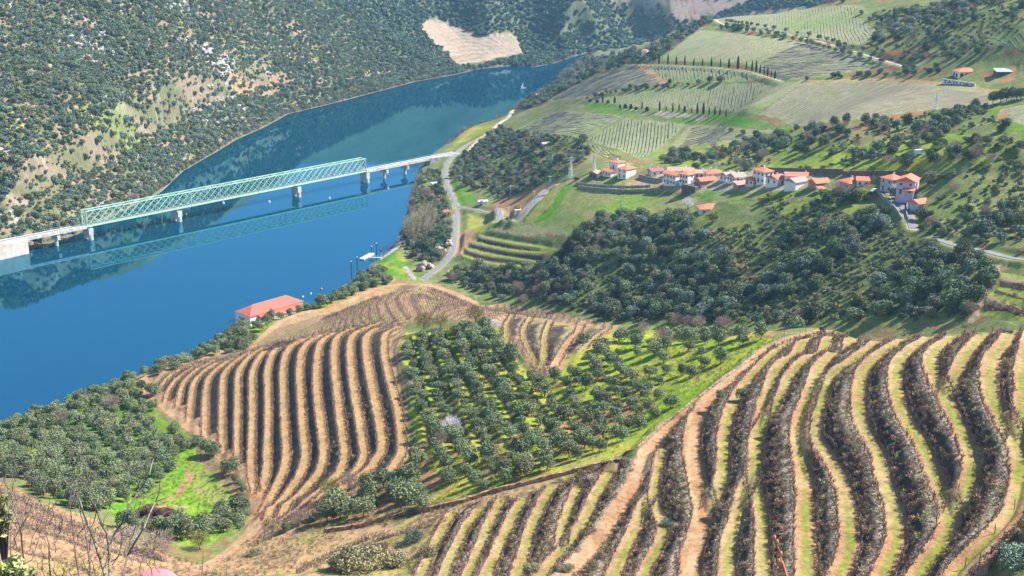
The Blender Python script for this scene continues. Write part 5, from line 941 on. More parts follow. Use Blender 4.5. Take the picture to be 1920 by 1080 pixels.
# round white pigeon house
x_, y_ = [float(c[0]) for c in castg(1209, 108)]; ph = empty("pigeon_tower", (x_, y_, float(zg(x_, y_))), 0, "round white tower with a small red cap above the upper cypress row", "tower"); q = MB(); q.bar((0, 0, -2), (0, 0, 6), 5.6, n=20); q.build("wall", M_WHITE, ph); q = MB(); q.bar((0, 0, 6), (0, 0, 6.9), 5.9, n=20, w2=1.5); q.build("roof", M_TILE, ph)
# boathouse
A_ = np.array(at_z(440, 585, 5.0)); B_ = np.array(at_z(469, 594, 5.0)); C_ = np.array(at_z(568, 565, 5.0)); dx_ = (C_-B_)/np.linalg.norm(C_-B_); Lb = float(np.linalg.norm(C_-B_)); ny_ = np.array([-dx_[1], dx_[0]]); wb = min(abs(float((A_-B_) @ ny_)), 13.0)
M_RED = tilemat("red_roof_tiles", (.60, .14, .09), (.38, .12, .09)); bo = empty("boathouse", (B_[0], B_[1], 0), math.atan2(dx_[1], dx_[0]), "long white riverside warehouse with a red orange hipped roof half hidden by olive trees", "warehouse"); q = MB(); q.box(0, 0, -3, Lb, wb, 5); q.build("wall", M_WHITE, bo); roof_mb(0, 0, Lb, wb, 5.1, 3.6, 'hip', 'x').build("roof", M_RED, bo)
q = MB(); q.box(5, -4.5, -3, Lb*.95, -.05, 3.2); q.build("annex_wall", M_WHITE, bo); q = MB(); q.add([(4.6, -5, 3.3), (Lb*.96, -5, 3.3), (Lb*.96, -.3, 4.75), (4.6, -.3, 4.75), (4.6, -5, 3.1), (Lb*.96, -5, 3.1), (Lb*.96, -.3, 4.5), (4.6, -.3, 4.5)], [(0,1,2,3),(7,6,5,4),(0,4,5,1),(1,5,6,2),(2,6,7,3),(3,7,4,0)]); q.build("annex_roof", M_RED, bo)
for i in range(3): q = MB(); q.box(-.08, 2+i*3, 2.2, -.02, 3.1+i*3, 3.4); q.build("window", M_WIN, bo)
# ------------------------------------------------------------------ walls
def wall_line(txt, h, t, m, label, cat="wall", base=-1.2, name="stone_wall", lift=0):
    g = ground_line(txt, zg, 6, 2); d = np.gradient(g, axis=0); n_ = np.stack([-d[:, 1], d[:, 0]], 1); n_ /= np.maximum(np.linalg.norm(n_, axis=1), 1e-6)[:, None]; z = smooth_line(np.stack([zg(g[:, 0], g[:, 1])]*2, 1), 3)[:, 0]+lift; V = []; n = len(g); r = np.random.default_rng(len(txt))
    jt = r.uniform(-.12, .12, n)
    for sd, zz in ((-t/2, base), (-t/2, h), (t/2, h), (t/2, base)): q = g+n_*sd; V += [(a, b, c+zz+(j if zz == h else 0)) for (a, b), c, j in zip(q, z, jt)]
    F = [(j*n+i, (j+1)*n+i, (j+1)*n+i+1, j*n+i+1) for j in range(3) for i in range(n-1)]+[(0, n, 2*n, 3*n), (n-1, 4*n-1, 3*n-1, 2*n-1)]
    return tag(meshobj(name, V, F, m), label, cat)
M_GST = mat("grey_stone", (.30, .29, .28), .95, .3, 1.5, bump=.6)
wall_line("1085,352 1105,355 1140,358 1180,360 1215,359 1240,355", 1.4, .6, M_GST, "lower of two long curved stone walls below the white end house"); wall_line("1080,345 1100,348 1140,351 1180,352 1220,350", 1.2, .6, M_GST, "upper of two long curved stone walls below the white end house")
wall_line("1198,333 1215,338 1235,342 1243,341", 2.0, .5, M_GST, "grey garden wall between the white end house and the two tall white houses"); wall_line("1642,358 1655,372 1670,382 1682,398 1690,412", 1.3, .4, M_GST, "grey retaining wall curving down beside the lilac house lane"); wall_line("1702,380 1698,400 1702,412", 1.1, .4, M_GST, "short grey wall opposite the long retaining wall at the lane's foot")
wall_line("1440,322 1520,324 1580,326", 2.2, .8, M_STONEW, "dark retaining wall under the upper olive terraces, left stretch"); wall_line("1580,329 1640,328 1700,329", 2.0, .8, M_STONEW, "dark retaining wall under the upper olive terraces, right stretch")
wall_line("1130,876 1200,836 1262,783 1340,723 1400,680 1440,660", .45, .5, mat("edge_earth", (.34, .24, .15), .95, .35, 1.2, bump=.6), "rough earth and stone edge between bright grass and dirt road"); wall_line("610,998 680,988 750,968 800,958 860,945 920,925 1000,905 1060,890 1130,872", 1.1, .9, mat("earth_bank", (.40, .24, .14), .95, .3, 1.2, bump=.6), "crumbling brown earth bank below the olive trees", "bank", name="earth_bank")
# ------------------------------------------------------------------ cypresses
def pxm(u, v):
    x, y = castg(u, v); x, y = float(x[0]), float(y[0]); z = float(zg(x, y)); return x, y, z, FPX/math.dist((x, y, z), (0, 0, CAM_H))
UP = [(453,360,95),(553,365,105),(647,368,83),(743,372,92),(843,378,73),(942,385,77),(1042,390,90),(1143,393,83),(1240,403,93),(1340,412,127),(1435,418,83),(1500,430,95),(1547,445,105),(1590,465,85),(1637,475,80),(1675,490,90),(1717,505,70),(1757,520,70),(20,345,50),(45,330,70)]
LO = [(15,865,50),(75,855,40),(138,862,47),(197,872,30),(262,868,78),(320,887,45),(460,885,98),(533,888,55),(608,898,92),(678,892,75),(743,898,60),(818,912,57),(883,915,100),(952,925,115),(1017,932,85),(1082,932,85),(1138,935,80),(1207,943,68),(-318,784,32),(-240,795,30),(-180,795,90),(-120,800,35),(-45,800,65)]
for row, lab, grp in ((UP, "slim dark cypress in the upper row along the pale estate track", "cypresses of the upper row"), (LO, "slim dark cypress in the lower row above the grassy bank", "cypresses of the lower row")):
    for rank, (a, b, hh) in enumerate(sorted(row)):
        lb_ = ORD[rank]+" cypress from the left in the "+lab.split("in the ")[1]; x, y, z, k = pxm(1160+a/6, 60+b/6); s = hh/6/k/7.0/.97; j = R2.randrange(3) if hh > 50 else 2; o = empty("cypress_tree", (x, y, z-.1), R2.uniform(0, 6), lb_, "cypress", grp); ws = (max(.55, s) if j < 2 else .8)*R2.uniform(.9, 1.2)*(1.6 if hh < 50 else 1); o.scale = (ws, ws, s*1.05)
        link(bpy.data.objects.new("trunk", CYT), o); link(bpy.data.objects.new("crown", CY[j]), o)
# ------------------------------------------------------------------ bare, blossoming and special trees
POP = []
for i in range(3):
    V, F = twigs(2600, 8.5, 15, 3.5, 900+i, .05, 1.1, 1.7); POP.append(npmesh("poplar_crown", V, F, M_POPL))
POPT = trunk_mesh("poplar_trunk", 10, .28, 99, 8, 2.4, 15)
for i, (u, v, s, lb) in enumerate(((768, 455, .95, "tall leafless pale poplar nearest the water by the slipway"), (780, 450, 1.0, "tall leafless pale poplar second from the water by the slipway"), (795, 441, 1.05, "tall leafless poplar, middle of the riverside group"), (808, 432, 1.0, "tall leafless poplar at the landward end of the riverside group"), (803, 452, .8, "shorter bare poplar in front of the riverside group"))):
    x, y, z, k = pxm(u, v); o = empty("poplar_tree", (x, y, z-.2), i, lb, "poplar", "bare poplars by the river"); o.scale = (s, s, s); link(bpy.data.objects.new("trunk", POPT), o); link(bpy.data.objects.new("crown", POP[i % 3]), o)
def special(u, v, w, kind, label, name="almond_tree", cat="almond tree", h=None):
    x, y, z, k = pxm(u, v); W_ = w/k; i = R2.randrange(3)
    src, m, tm, base = {"pink": (BR[i], M_BARE, BRT, 5.0), "white": (BR[i], M_BLOS, BRT, 5.0), "yellow": (BR[i], M_MIX, BRT, 5.0), "lime": (OL_C[i], M_LIME, OL_T[i], 4.9), "oak": (OK_C[i], M_OAK, OK_T[i], 6.2), "olive": (OL_C[i], M_OLIVE, OL_T[i], 4.9)}[kind]
    s = W_/base; o = empty(name, (x, y, z-.15), R2.uniform(0, 6), label, cat); o.scale = (s, s, s*(h or 1)); link(bpy.data.objects.new("trunk", tm), o); link(bpy.data.objects.new("crown", recolor(src, m)), o); return o
for u, v, w, kd, lb in ((1207, 625, 22, "pink", "small round pinkish bare almond tree at the orchard's upper corner"), (1243, 652, 38, "pink", "pale pink bare almond tree, lower of those at the upper orchard"), (1268, 612, 26, "pink", "brownish pink bare tree just behind the lower pale one"), (1292, 614, 24, "pink", "rosy bare tree between two olives on the orchard ridge"), (1310, 616, 26, "pink", "dull pink bare tree third from the right on the orchard ridge"), (1357, 625, 34, "pink", "large rounded pinkish brown almond tree on the orchard ridge"),
    (847, 815, 36, "white", "almond tree in full white blossom among the orchard olives"), (927, 618, 20, "white", "small white blossoming tree at the top edge of the orchard"), (826, 832, 26, "pink", "thin pinkish tree beside the white blossoming one"), (795, 622, 38, "yellow", "yellowish bushy tree at the top left corner of the orchard"), (826, 615, 28, "yellow", "thin yellowish shrub next right of the bushy corner tree"), (892, 605, 34, "yellow", "tall thin yellowish tree above the middle of the orchard"), (845, 635, 26, "lime", "fresh green tree at the top of the orchard rows"), (978, 775, 34, "lime", "light olive green bushy tree among the darker orchard olives"), (985, 745, 30, "lime", "pale green tree left of the brown wedge of vineyard"),
    (655, 918, 34, "pink", "bare pinkish grey tree at the foot of the terraced rows"), (560, 985, 30, "pink", "bare pinkish tree left of the short olive row"), (618, 930, 34, "yellow", "yellowish thin shrub at the foot of the terraced rows"), (285, 1042, 74, "pink", "broad dome of pinkish bare twigs below the dark heap"), (236, 1016, 50, "pink", "smaller pinkish bare bush left of the broad twiggy dome"), (970, 880, 26, "lime", "small yellow green tree at the lower edge of the orchard"), (55, 870, 30, "lime", "yellow green bush in the riverside orchard near the left edge"), (375, 1030, 36, "yellow", "yellowish bush where the dirt road climbs"), (210, 770, 30, "pink", "pale bare tree in the middle of the riverside orchard"), (112, 800, 30, "pink", "grey pink bare tree near the river in the left orchard"),
    (1690, 366, 24, "lime", "bright yellow green tree in front of the blue walled house"), (1678, 372, 26, "olive", "dark green tree left of the lilac house porch"), (970, 396, 16, "lime", "lone green tree at the bend of the village road"), (1575, 368, 28, "pink", "bare brown tree in front of the broad hipped roof"), (1545, 375, 24, "lime", "pale green tree below the orange outbuilding"), (1290, 392, 22, "white", "silvery white tree left of the bungalow"), (1335, 418, 26, "lime", "olive brown tree on the lawn below the bungalow"), (1612, 372, 22, "lime", "green tree above the flat roofed outbuilding"), (1445, 375, 20, "lime", "yellow green tree below the village centre"),
    (1392, 612, 22, "lime", "light green rounded tree at the ridge end"), (830, 368, 14, "oak", "dark conical tree beside the shore road"), (800, 375, 24, "pink", "purple brown bare thicket tree by the water"), (1610, 570, 22, "lime", "tall fresh green tree standing out of the right wood"), (1500, 605, 26, "pink", "greyish bare tree at the ravine edge"), (1820, 590, 24, "pink", "grey bare tree beside the stony right hand path"), (1430, 300, 22, "pink", "rosy grey bare tree above the village"), (1395, 318, 22, "pink", "pale bare tree just above the village roofs"), (1830, 300, 26, "pink", "rosy brown bare tree on the right slope")):
    special(u, v, w, kd, lb)
for u, v, w in ((1393, 252, 12), (1418, 256, 15), (1466, 262, 16), (1370, 246, 9), (1330, 155, 14), (1350, 155, 16)): special(u, v, w, "oak", "round dark tree on the grassy bank right of the lower cypress row" if v > 200 else "dark round bush in the belt between two vineyards", "round_tree", "tree")["group"] = "round dark trees near the cypress row" if v > 200 else "dark bushes in the belt"
special(1541, 622, 11, "oak", "small dark conical bush beside the dark heap on the ridge road", "bush", "bush")
# rows of small trees along the estate track
for t, n_, lb, gp in (("1352,52 1420,62 1500,80 1580,100 1650,118", 26, "small dark tree in the row just below the pale estate track", "trees below the estate track"), ("1362,42 1420,50 1500,65 1570,82 1640,102", 22, "small dark tree in the row just above the pale estate track", "trees above the estate track"), ("1862,195 1885,190 1905,187 1925,184", 7, "dark rounded tree in the row edging the rightmost field", "trees edging the rightmost field")):
    g = ground_line(t, zg, 6, 1); d = np.r_[0, np.cumsum(np.hypot(*np.diff(g, axis=0).T))]
    for rank, s in enumerate(np.linspace(0, d[-1], n_)):
        x, y = np.interp(s, d, g[:, 0]), np.interp(s, d, g[:, 1]); j = R2.randrange(6); single("row_tree", OL_C[j], OL_T[j], x, y, R2.uniform(.55, .9) if "edging" not in lb else 1.3, R2.uniform(0, 6), ORD[rank]+" from the left, "+lb, "tree", gp)
# ------------------------------------------------------------------ poles, pylons, jetty, buoys, vehicles
M_METAL = mat("galvanised_steel", (.55, .58, .6), .5, .1, 1, metal=.3); M_POLE = mat("pole_wood", (.16, .12, .10), .9, .2, 2); M_WM = mat("white_metal", (.75, .76, .76), .5, .03, 1)
def pylon(u, v, hpx, label):
    x, y, z, k = pxm(u, v); h = hpx/k; o = empty("lattice_pylon", (x, y, z), .5, label, "pylon"); w = h*.09
    for sx in (-1, 1):
        for sy in (-1, 1): q = MB(); q.bar((sx*w, sy*w, -.5), (sx*w*.15, sy*w*.15, h), .2, w2=.14); q.build("leg", M_METAL, o)
    for i in range(7):
        f0, f1 = i/7, (i+1)/7; a, b = w*(1-.85*f0), w*(1-.85*f1); q = MB()
        for (p, r_) in (((-1, -1), (1, -1)), ((1, -1), (1, 1)), ((1, 1), (-1, 1)), ((-1, 1), (-1, -1))): q.bar((p[0]*a, p[1]*a, f0*h), (r_[0]*b, r_[1]*b, f1*h), .10); q.bar((r_[0]*a, r_[1]*a, f0*h), (p[0]*b, p[1]*b, f1*h), .10)
        q.build("bracing", M_METAL, o)
    for f, l in ((.82, .22), (.93, .17)): q = MB(); q.bar((-l*h, 0, f*h), (l*h, 0, f*h), .16); q.bar((-l*h, 0, f*h), (0, 0, f*h+.05*h), .09); q.bar((l*h, 0, f*h), (0, 0, f*h+.05*h), .09); q.build("crossarm", M_METAL, o)
pylon(1070, 333, 40, "steel lattice pylon at the top of the village road"); pylon(1114, 321, 32, "steel lattice pylon right behind the small stone shed"); pylon(1755, 207, 30, "faint steel lattice pylon at the lower edge of the big far field")
def pole(u, v, hpx, label, lamp=False, arm=True, m=None):
    x, y, z, k = pxm(u, v); h = hpx/k; o = empty("street_lamp" if lamp else "utility_pole", (x, y, z), .4, label, "street lamp" if lamp else "pole"); q = MB(); q.bar((0, 0, -.5), (0, 0, h), .26, n=6, w2=.18); q.build("pole", m or (M_WM if lamp else M_POLE), o)
    if lamp: q = MB(); q.bar((0, 0, h), (1.1, 0, h+.3), .12); q.build("arm", M_WM, o); q = MB(); q.bar((.9, 0, h+.25), (1.7, 0, h+.35), .35, .18); q.build("lamp_head", M_WM, o)
    elif arm: q = MB(); q.bar((-1.1, 0, h-.6), (1.1, 0, h-.6), .16); q.build("crossarm", m or M_POLE, o)
for u, v, h, lb in ((932, 403, 22, "pale pole left of two at the stepped plots"), (954, 413, 27, "taller pale pole at the road bend below the stepped plots"), (957, 368, 21, "pole among bushes above the stepped plots"), (1031, 341, 12, "short pole beside the top of the village road"), (1002, 366, 9, "short pole beside the middle of the village road")): pole(u, v, h, lb, m=M_WM)
pole(1163, 402, 27, "dark wooden pole with crossarm standing alone in the green field"); pole(1888, 415, 26, "wooden pole on the scrubby slope near the right edge"); pole(1670, 391, 17, "pale pole in front of the curved retaining wall", m=M_WM); pole(1022, 160, 14, "thin pole by the upper river", arm=False)
for u, v, h, lb in ((1268, 327, 14, "white street lamp behind the long pink roof, left one"), (1281, 326, 12, "white street lamp behind the long pink roof, right one"), (1329, 331, 15, "white street lamp above the broad hipped roof"), (1393, 348, 24, "tall white street lamp in front of the little cream house"), (1470, 345, 20, "white street lamp beside the long unbroken orange roof"), (1217, 330, 20, "street lamp left of the dark red roof")): pole(u, v, h, lb, True)
M_DARKP = mat("dark_pile", (.05, .06, .08), .7, .1, 1); M_DECK = mat("jetty_deck", (.55, .57, .58), .8, .1, 1)
def W0(u, v, z=0): return np.array([float(c) for c in at_z(u, v, z)])
jt = empty("floating_jetty", (*W0(688, 482, .5), 0), 0, "pale grey floating jetty with gangway reaching from the bank", "jetty"); j0 = W0(688, 482, .5)
a, b = W0(678, 486, .5)-j0, W0(698, 475, .5)-j0; q = MB(); q.bar((*a, .45), (*b, .45), 3.2, .7); q.build("platform", M_DECK, jt); c0, c1 = W0(691, 483, .6)-j0, W0(728, 484, 2)-j0; q = MB(); q.bar((*c0, .9), (*c1, 1.8), 1.3, .25); q.build("gangway", M_DECK, jt); q = MB()
q.bar((c0[0], c0[1]+.7, 1.8), (c1[0], c1[1]+.7, 2.7), .08); q.bar((c0[0], c0[1]-.7, 1.8), (c1[0], c1[1]-.7, 2.7), .08); q.build("handrail", M_WM, jt)
for u, v0, v1, lb in ((659, 510, 490, "mooring pile farthest out in the water from the jetty"), (670, 503, 482, "mooring pile second from the outermost, in front of the jetty"), (697, 474, 462, "mooring pile at the jetty's outer corner"), (706, 476, 456, "tall mooring pile behind the jetty")):
    p = W0(u, v0); k = FPX/math.hypot(*p, CAM_H); h = (v0-v1)/k*1.02; o = empty("mooring_pile", (*p, 0), 0, lb, "mooring pile", "mooring piles"); q = MB(); q.bar((0, 0, -4), (0, 0, h), .62, n=10); q.build("pile", M_DARKP, o); q = MB(); q.bar((0, 0, h), (0, 0, h+.5), .7, n=10, w2=.2); q.build("cap", M_WM, o)
o = empty("warning_sign", (*W0(715, 487), 0), 0, "thin pole with a red and white sign beside the gangway", "sign"); q = MB(); q.bar((0, 0, -3), (0, 0, 5.4), .15, n=6); q.build("pole", M_WM, o); q = MB(); q.box(-.6, -.06, 4.6, .6, .06, 6.4); q.build("sign_plate", mat("red_paint", (.6, .05, .06), .5, .05, 1), o)
def buoy(u, v, r, m, label):
    p = W0(u, v); bm = bmesh.new(); bmesh.ops.create_icosphere(bm, subdivisions=2, radius=r); me = bpy.data.meshes.new("buoy"); bm.to_mesh(me); bm.free(); me.materials.append(m); o = empty("buoy", (*p, 0), 0, label, "buoy"); f_ = link(bpy.data.objects.new("float", me), o); f_.location = (0, 0, r*.3); q = MB(); q.bar((0, 0, r), (0, 0, r*2.2), r*.3, n=6); q.build("ring_post", M_WM, o)
M_RB = mat("red_buoy", (.7, .1, .08), .5, .05, 1)
buoy(419, 381, .8, M_WM, "white buoy upstream of the long truss span, left one"); buoy(505, 379, .8, M_WM, "white buoy just left of the third bridge pier"); buoy(349, 403, .7, M_RB, "pink red buoy beside the second bridge pier"); buoy(603, 543, .7, M_RB, "red buoy in open water above the boathouse roof"); buoy(618, 372, .7, M_WM, "white buoy near the truss reflection's right part"); buoy(583, 551, .5, M_WM, "small white buoy left of the red one"); buoy(568, 557, .5, M_WM, "small white buoy close to the boathouse's far end"); buoy(728, 354, .6, M_WM, "white buoy below the concrete approach spans")
def sailmark(u, v):
    p = W0(u, v); o = empty("sailing_boat", (*p, 0), .4, "tiny white sailing boat on the upper river reach", "boat"); q = MB(); q.add([(-3.2, 0, .3), (-2, -.9, .7), (2.6, -.8, .8), (3.4, 0, .9), (2.6, .8, .8), (-2, .9, .7), (-2.6, 0, -.4), (2.4, 0, -.4)], [(0, 1, 2, 3, 4, 5), (0, 6, 1), (1, 6, 7, 2), (2, 7, 3), (3, 7, 4), (4, 7, 6, 5), (5, 6, 0)]); q.build("hull", M_WM, o); q = MB(); q.bar((0, 0, .5), (0, 0, 8), .16, n=6); q.build("mast", M_WM, o); q = MB(); q.add([(.1, 0, 1.4), (-2.8, .15, 1.5), (.1, 0, 7.6), (.12, .05, 1.4), (-2.8, .2, 1.5), (.12, .05, 7.6)], [(0, 1, 2), (3, 5, 4)]); q.build("sail", M_WM, o)
sailmark(981, 166)
M_CARW = mat("white_car_paint", (.75, .77, .8), .3, .03, 1, spec=.6); M_TYRE = mat("tyre_rubber", (.02, .02, .02), .9, .1, 1); M_BLUEB = mat("pale_blue_body", (.45, .6, .72), .5, .05, 1)
def vehicle(u, v, rz, label, van=False, m=None):
    x, y, z, k = pxm(u, v); o = empty("parked_van" if van else "parked_car", (x, y, z+.05), rz, label, "van" if van else "car"); m = m or M_CARW; L = 5.4 if van else 4.2; q = MB(); hw = .9
    prof = [(-L/2, .35), (-L/2, 1.0), (-L/2+.25, 2.2), (L/2-1.7, 2.25), (L/2-.9, 1.25), (L/2, 1.05), (L/2, .35)] if van else [(-L/2, .35), (-L/2, .85), (-L/2+.5, .95), (-L/2+1.0, 1.45), (L/2-1.9, 1.45), (L/2-1.1, .95), (L/2, .8), (L/2, .35)]
    n = len(prof); q.add([(a, -hw, b) for a, b in prof]+[(a, hw, b) for a, b in prof], [tuple(range(n)), tuple(range(n, 2*n))[::-1]]+[(i, n+i, n+(i+1) % n, (i+1) % n) for i in range(n)]); q.build("body", m, o)
    for sx in (-L*.31, L*.31):
        for sy in (-.86, .86): w = MB(); w.bar((sx, sy-.1, .33), (sx, sy+.1, .33), .66, n=12); w.build("wheel", M_TYRE, o)
    g_ = MB(); z0, z1 = (1.35, 2.0) if van else (.98, 1.36); g_.box(L/2-(2.4 if van else 2.9), -.93, z0, L/2-(1.7 if van else 1.9), .93, z1); g_.build("side_window", M_WIN, o)
    return o
vehicle(1724, 290, .3, "pale blue topped white van parked on the grassy olive terraces", True, M_BLUEB); vehicle(521, 598, .6, "white car half hidden by olives beside the warehouse annex"); vehicle(546, 590, .6, "white car behind the olives near the warehouse's far end"); vehicle(1082, 337, .2, "dark car at the wall corner left of the stone shed", m=M_DARKP); vehicle(1641, 360, .5, "white car at the top of the lane beside the retaining wall"); vehicle(1392, 337, .3, "car parked between village roofs")
# heaps and outcrops
def lumpy(u, v, wpx, hpx, m, label, name, cat, n=26, dw=1.0, seed=0, size=.3):
    x, y, z, k = pxm(u, v); w = wpx/k/2; h = hpx/k; o = empty(name, (x, y, z), 0, label, cat); r = random.Random(seed); bm = bmesh.new()
    for i in range(n):
        a = r.random()*6.28; q = math.sqrt(r.random()); px_, py_ = math.cos(a)*q*w, math.sin(a)*q*w*dw; rad = w*size*r.uniform(.6, 1.2); zz = h*(1-q*q)*r.uniform(.3, .9)
        gz = float(zg(x+px_, y+py_))-z; s_ = bmesh.ops.create_icosphere(bm, subdivisions=2, radius=rad, matrix=Matrix.Translation((px_, py_, gz+zz*.6)))
        for v_ in s_['verts']: d_ = mnoise.noise(v_.co*1.3/max(rad, .3)*.8+Vector((i, 0, 0))); v_.co += (v_.co-Vector((px_, py_, gz+zz*.6)))*d_*.5; 
    me = bpy.data.meshes.new(name+"_body"); bm.to_mesh(me); bm.free(); me.materials.append(m); link(bpy.data.objects.new("lumps", me), o); return o
M_HEAP = mat("dark_compost", (.055, .022, .02), .95, .3, 1.5, bump=.8, col2=(.025, .012, .012)); M_CLIFF = mat("pale_cliff_rock", (.50, .40, .32), .95, .25, .5, bump=.8, col2=(.30, .23, .19))
lumpy(296, 976, 84, 26, M_HEAP, "large dark reddish brown compost heap on the bright green grass", "compost_heap", "heap", 60, .75, 1, .2); lumpy(1545, 626, 13, 6, M_DARKP, "small dark heap at the end of the ridge road", "dark_heap", "heap", 12, .7, 2, .3)
for i, (u, v, w, h, lb) in enumerate(((822, 478, 26, 26, "tall pale rock outcrop left of the shore road"), (838, 462, 18, 24, "narrow pale rock just beside the shore road"), (797, 505, 28, 22, "lower broad pale rock outcrop near the fork of paths"), (842, 515, 14, 18, "brown rock face right of the road cutting"))): lumpy(u, v, w, h, M_CLIFF, lb, "rock_outcrop", "rock", 16, .7, 10+i, .42)
rocks = []
for t, n_ in (("60,40 110,60 130,20 200,60 215,110 180,125 130,110 150,85 80,70", 130), ("320,70 380,80 440,115 430,135 380,120 340,100", 90), ("280,0 370,0 350,25 300,15", 40), ("380,150 470,200 440,240 330,230", 20)):
    x, y = lattice(ground_poly(t, zg), 4, 4, 0, .5, n_); k = np.random.default_rng(n_).random(len(x)) < .6; rocks.append(np.column_stack([x[k], y[k], zg(x[k], y[k])]))
rk = np.vstack(rocks); M_ROCKG = mat("grey_boulder", (.48, .46, .47), .9, .25, .5, bump=.5, rnd=.25); scatter("hillside_boulders", rk, RNG.uniform(3, 9, len(rk)), [recolor(s_, M_ROCKG) for s_ in STONES], "grey boulders and crags on the steep far bank", seed=33, tilt=.8)
# ------------------------------------------------------------------ near plants: leafless shrub, leafy bushes, red twig
M_TWIG = mat("grey_twig_bark", (.22, .185, .165), .85, .25, 6); M_TWIGD = mat("dark_twig_bark", (.13, .10, .09), .85, .25, 6); M_REDT = mat("red_twig_bark", (.42, .09, .06), .5, .15, 8); M_BUD = mat("orange_buds", (.75, .30, .12), .5, .1, 8); M_LEAFY = mat("yellow_green_leaves", (.30, .31, .09), .7, .3, 5, rnd=.2, col2=(.40, .38, .20)); M_PALEB = mat("pale_dry_leaves", (.34, .31, .17), .85, .3, 1, col2=(.20, .20, .11))
def P3(u, v, t):
    dx, dy, dz = ray(u, v); return Vector((float(dx*t), float(dy*t), float(CAM_H+dz*t)))
def stem(m, pts, t0, w0, w1, r, jog=.012):
    P = [P3(u, v, t0+r.uniform(-.15, .15)) for u, v in pts]; n = len(P)
    for i in range(n-1):
        a, b = P[i], P[i+1]; k0 = w0+(w1-w0)*i/(n-1); k1 = w0+(w1-w0)*(i+1)/(n-1); c = (a+b)/2+Vector((r.gauss(0, jog), r.gauss(0, jog), r.gauss(0, jog))); m.bar(a, c, k0, n=5, w2=(k0+k1)/2); m.bar(c, b, (k0+k1)/2, n=5, w2=k1)
r = random.Random(3); T0 = 9.0
shrub = empty("bare_shrub", tuple(P3(205, 1150, T0)), 0, "leafless grey twiggy shrub rising in front of the view at the lower left", "shrub"); base = shrub.location
def near(name, m_, mat_, parent): 
    V = [(p[0]-parent.location.x, p[1]-parent.location.y, p[2]-parent.location.z) for p in m_.V]; return meshobj(name, V, m_.F, mat_, parent)
main = [[(205,1150),(205,1040),(200,1000),(182,955),(168,910),(160,870),(150,850),(146,825)], [(205,1060),(215,1000),(235,960),(262,920),(280,890),(288,860),(292,825)], [(205,1110),(175,1010),(150,940),(120,900),(105,860),(98,830)], [(200,1130),(240,1040),(270,990),(292,940),(300,900)],
        [(150,1140),(95,1080),(92,1020),(90,960),(95,925)], [(120,1140),(45,1060),(38,990),(20,920),(5,890)], [(60,1140),(20,1040),(25,960),(12,905)], [(230,1140),(170,1090),(165,1030),(150,960),(148,905)], [(200,1140),(150,1090),(138,1000),(135,900),(136,865)]]
thin = [[(150,850),(120,838),(95,820),(85,805)], [(168,910),(150,895),(140,870),(138,850)], [(262,920),(240,880),(238,872)], [(292,825),(296,800)],[(280,890),(262,870)], [(182,955),(195,930),(200,900)], [(182,955),(170,990),(160,1010)], [(235,960),(255,965),(275,935),(290,925),(312,918)], [(215,1000),(240,985),(255,975)], [(105,860),(88,845)], [(90,960),(70,930),(68,905)], [(90,960),(110,935),(112,915)], [(38,990),(48,950),(50,930)], [(38,990),(30,1020),(12,1035)], [(25,960),(35,935)], [(148,1000),(165,980),(172,965)], [(150,960),(165,940)], [(135,900),(120,880)], [(270,990),(285,1010),(300,1000)], [(292,940),(318,930)], [(60,1050),(75,1000),(78,960)], [(60,1050),(30,1075)], [(210,1060),(228,1010),(232,985)], [(175,1010),(190,985),(188,965)], [(240,1040),(262,1030),(280,1040)], [(120,900),(100,905),(80,890)]]
q = MB(); [stem(q, p, T0, .019, .005, r) for p in main[:4]]; near("main_stem", q, M_TWIG, shrub); q = MB(); [stem(q, p, T0+.4, .014, .004, r) for p in main[4:]]; near("side_stem", q, M_TWIGD, shrub); q = MB(); [stem(q, p, T0, .008, .003, r, .02) for p in thin]
for _ in range(70):
    u, v = r.uniform(0, 300), r.uniform(880, 1090); l = r.uniform(25, 70); a = r.gauss(-1.57, .5); stem(q, [(u, v), (u+math.cos(a)*l*.5, v+math.sin(a)*l*.5), (u+math.cos(a)*l+r.uniform(-8, 8), v+math.sin(a)*l)], T0+r.uniform(-.4, .8), .0065, .0028, r, .015)
near("twigs", q, M_TWIGD, shrub)["kind"] = "stuff"
for i, (pts, lb) in enumerate((([(380,1100),(380,1060),(378,1020)], "thin upright bare twig near the bottom, left of two"), ([(430,1110),(425,1070),(424,1040)], "thin upright bare twig near the bottom, right of two"))):
    o = empty("bare_twig", tuple(P3(*pts[0], 8.5)), 0, lb, "twig"); q = MB(); stem(q, pts, 8.5, .008, .003, r, .006); near("stem", q, M_TWIG, o)
rt = empty("red_twig", tuple(P3(1480, 1110, 5)), 0, "budding red twig poking up at the bottom edge on the right", "twig"); q = MB(); stem(q, [(1482,1110),(1475,1080),(1463,1045),(1457,1025),(1452,1008)], 5, .013, .005, r, .003); near("stem", q, M_REDT, rt)
for u, v in ((1452,1008),(1457,1016),(1464,1038),(1460,1052),(1466,1056)):
    bm = bmesh.new(); bmesh.ops.create_icosphere(bm, subdivisions=1, radius=.0085); me = bpy.data.meshes.new("bud"); bm.to_mesh(me); bm.free(); me.materials.append(M_BUD); o = link(bpy.data.objects.new("bud", me), rt); p = P3(u, v, 4.99)-rt.location; o.location = p; o.scale = (.8, .8, 1.6)
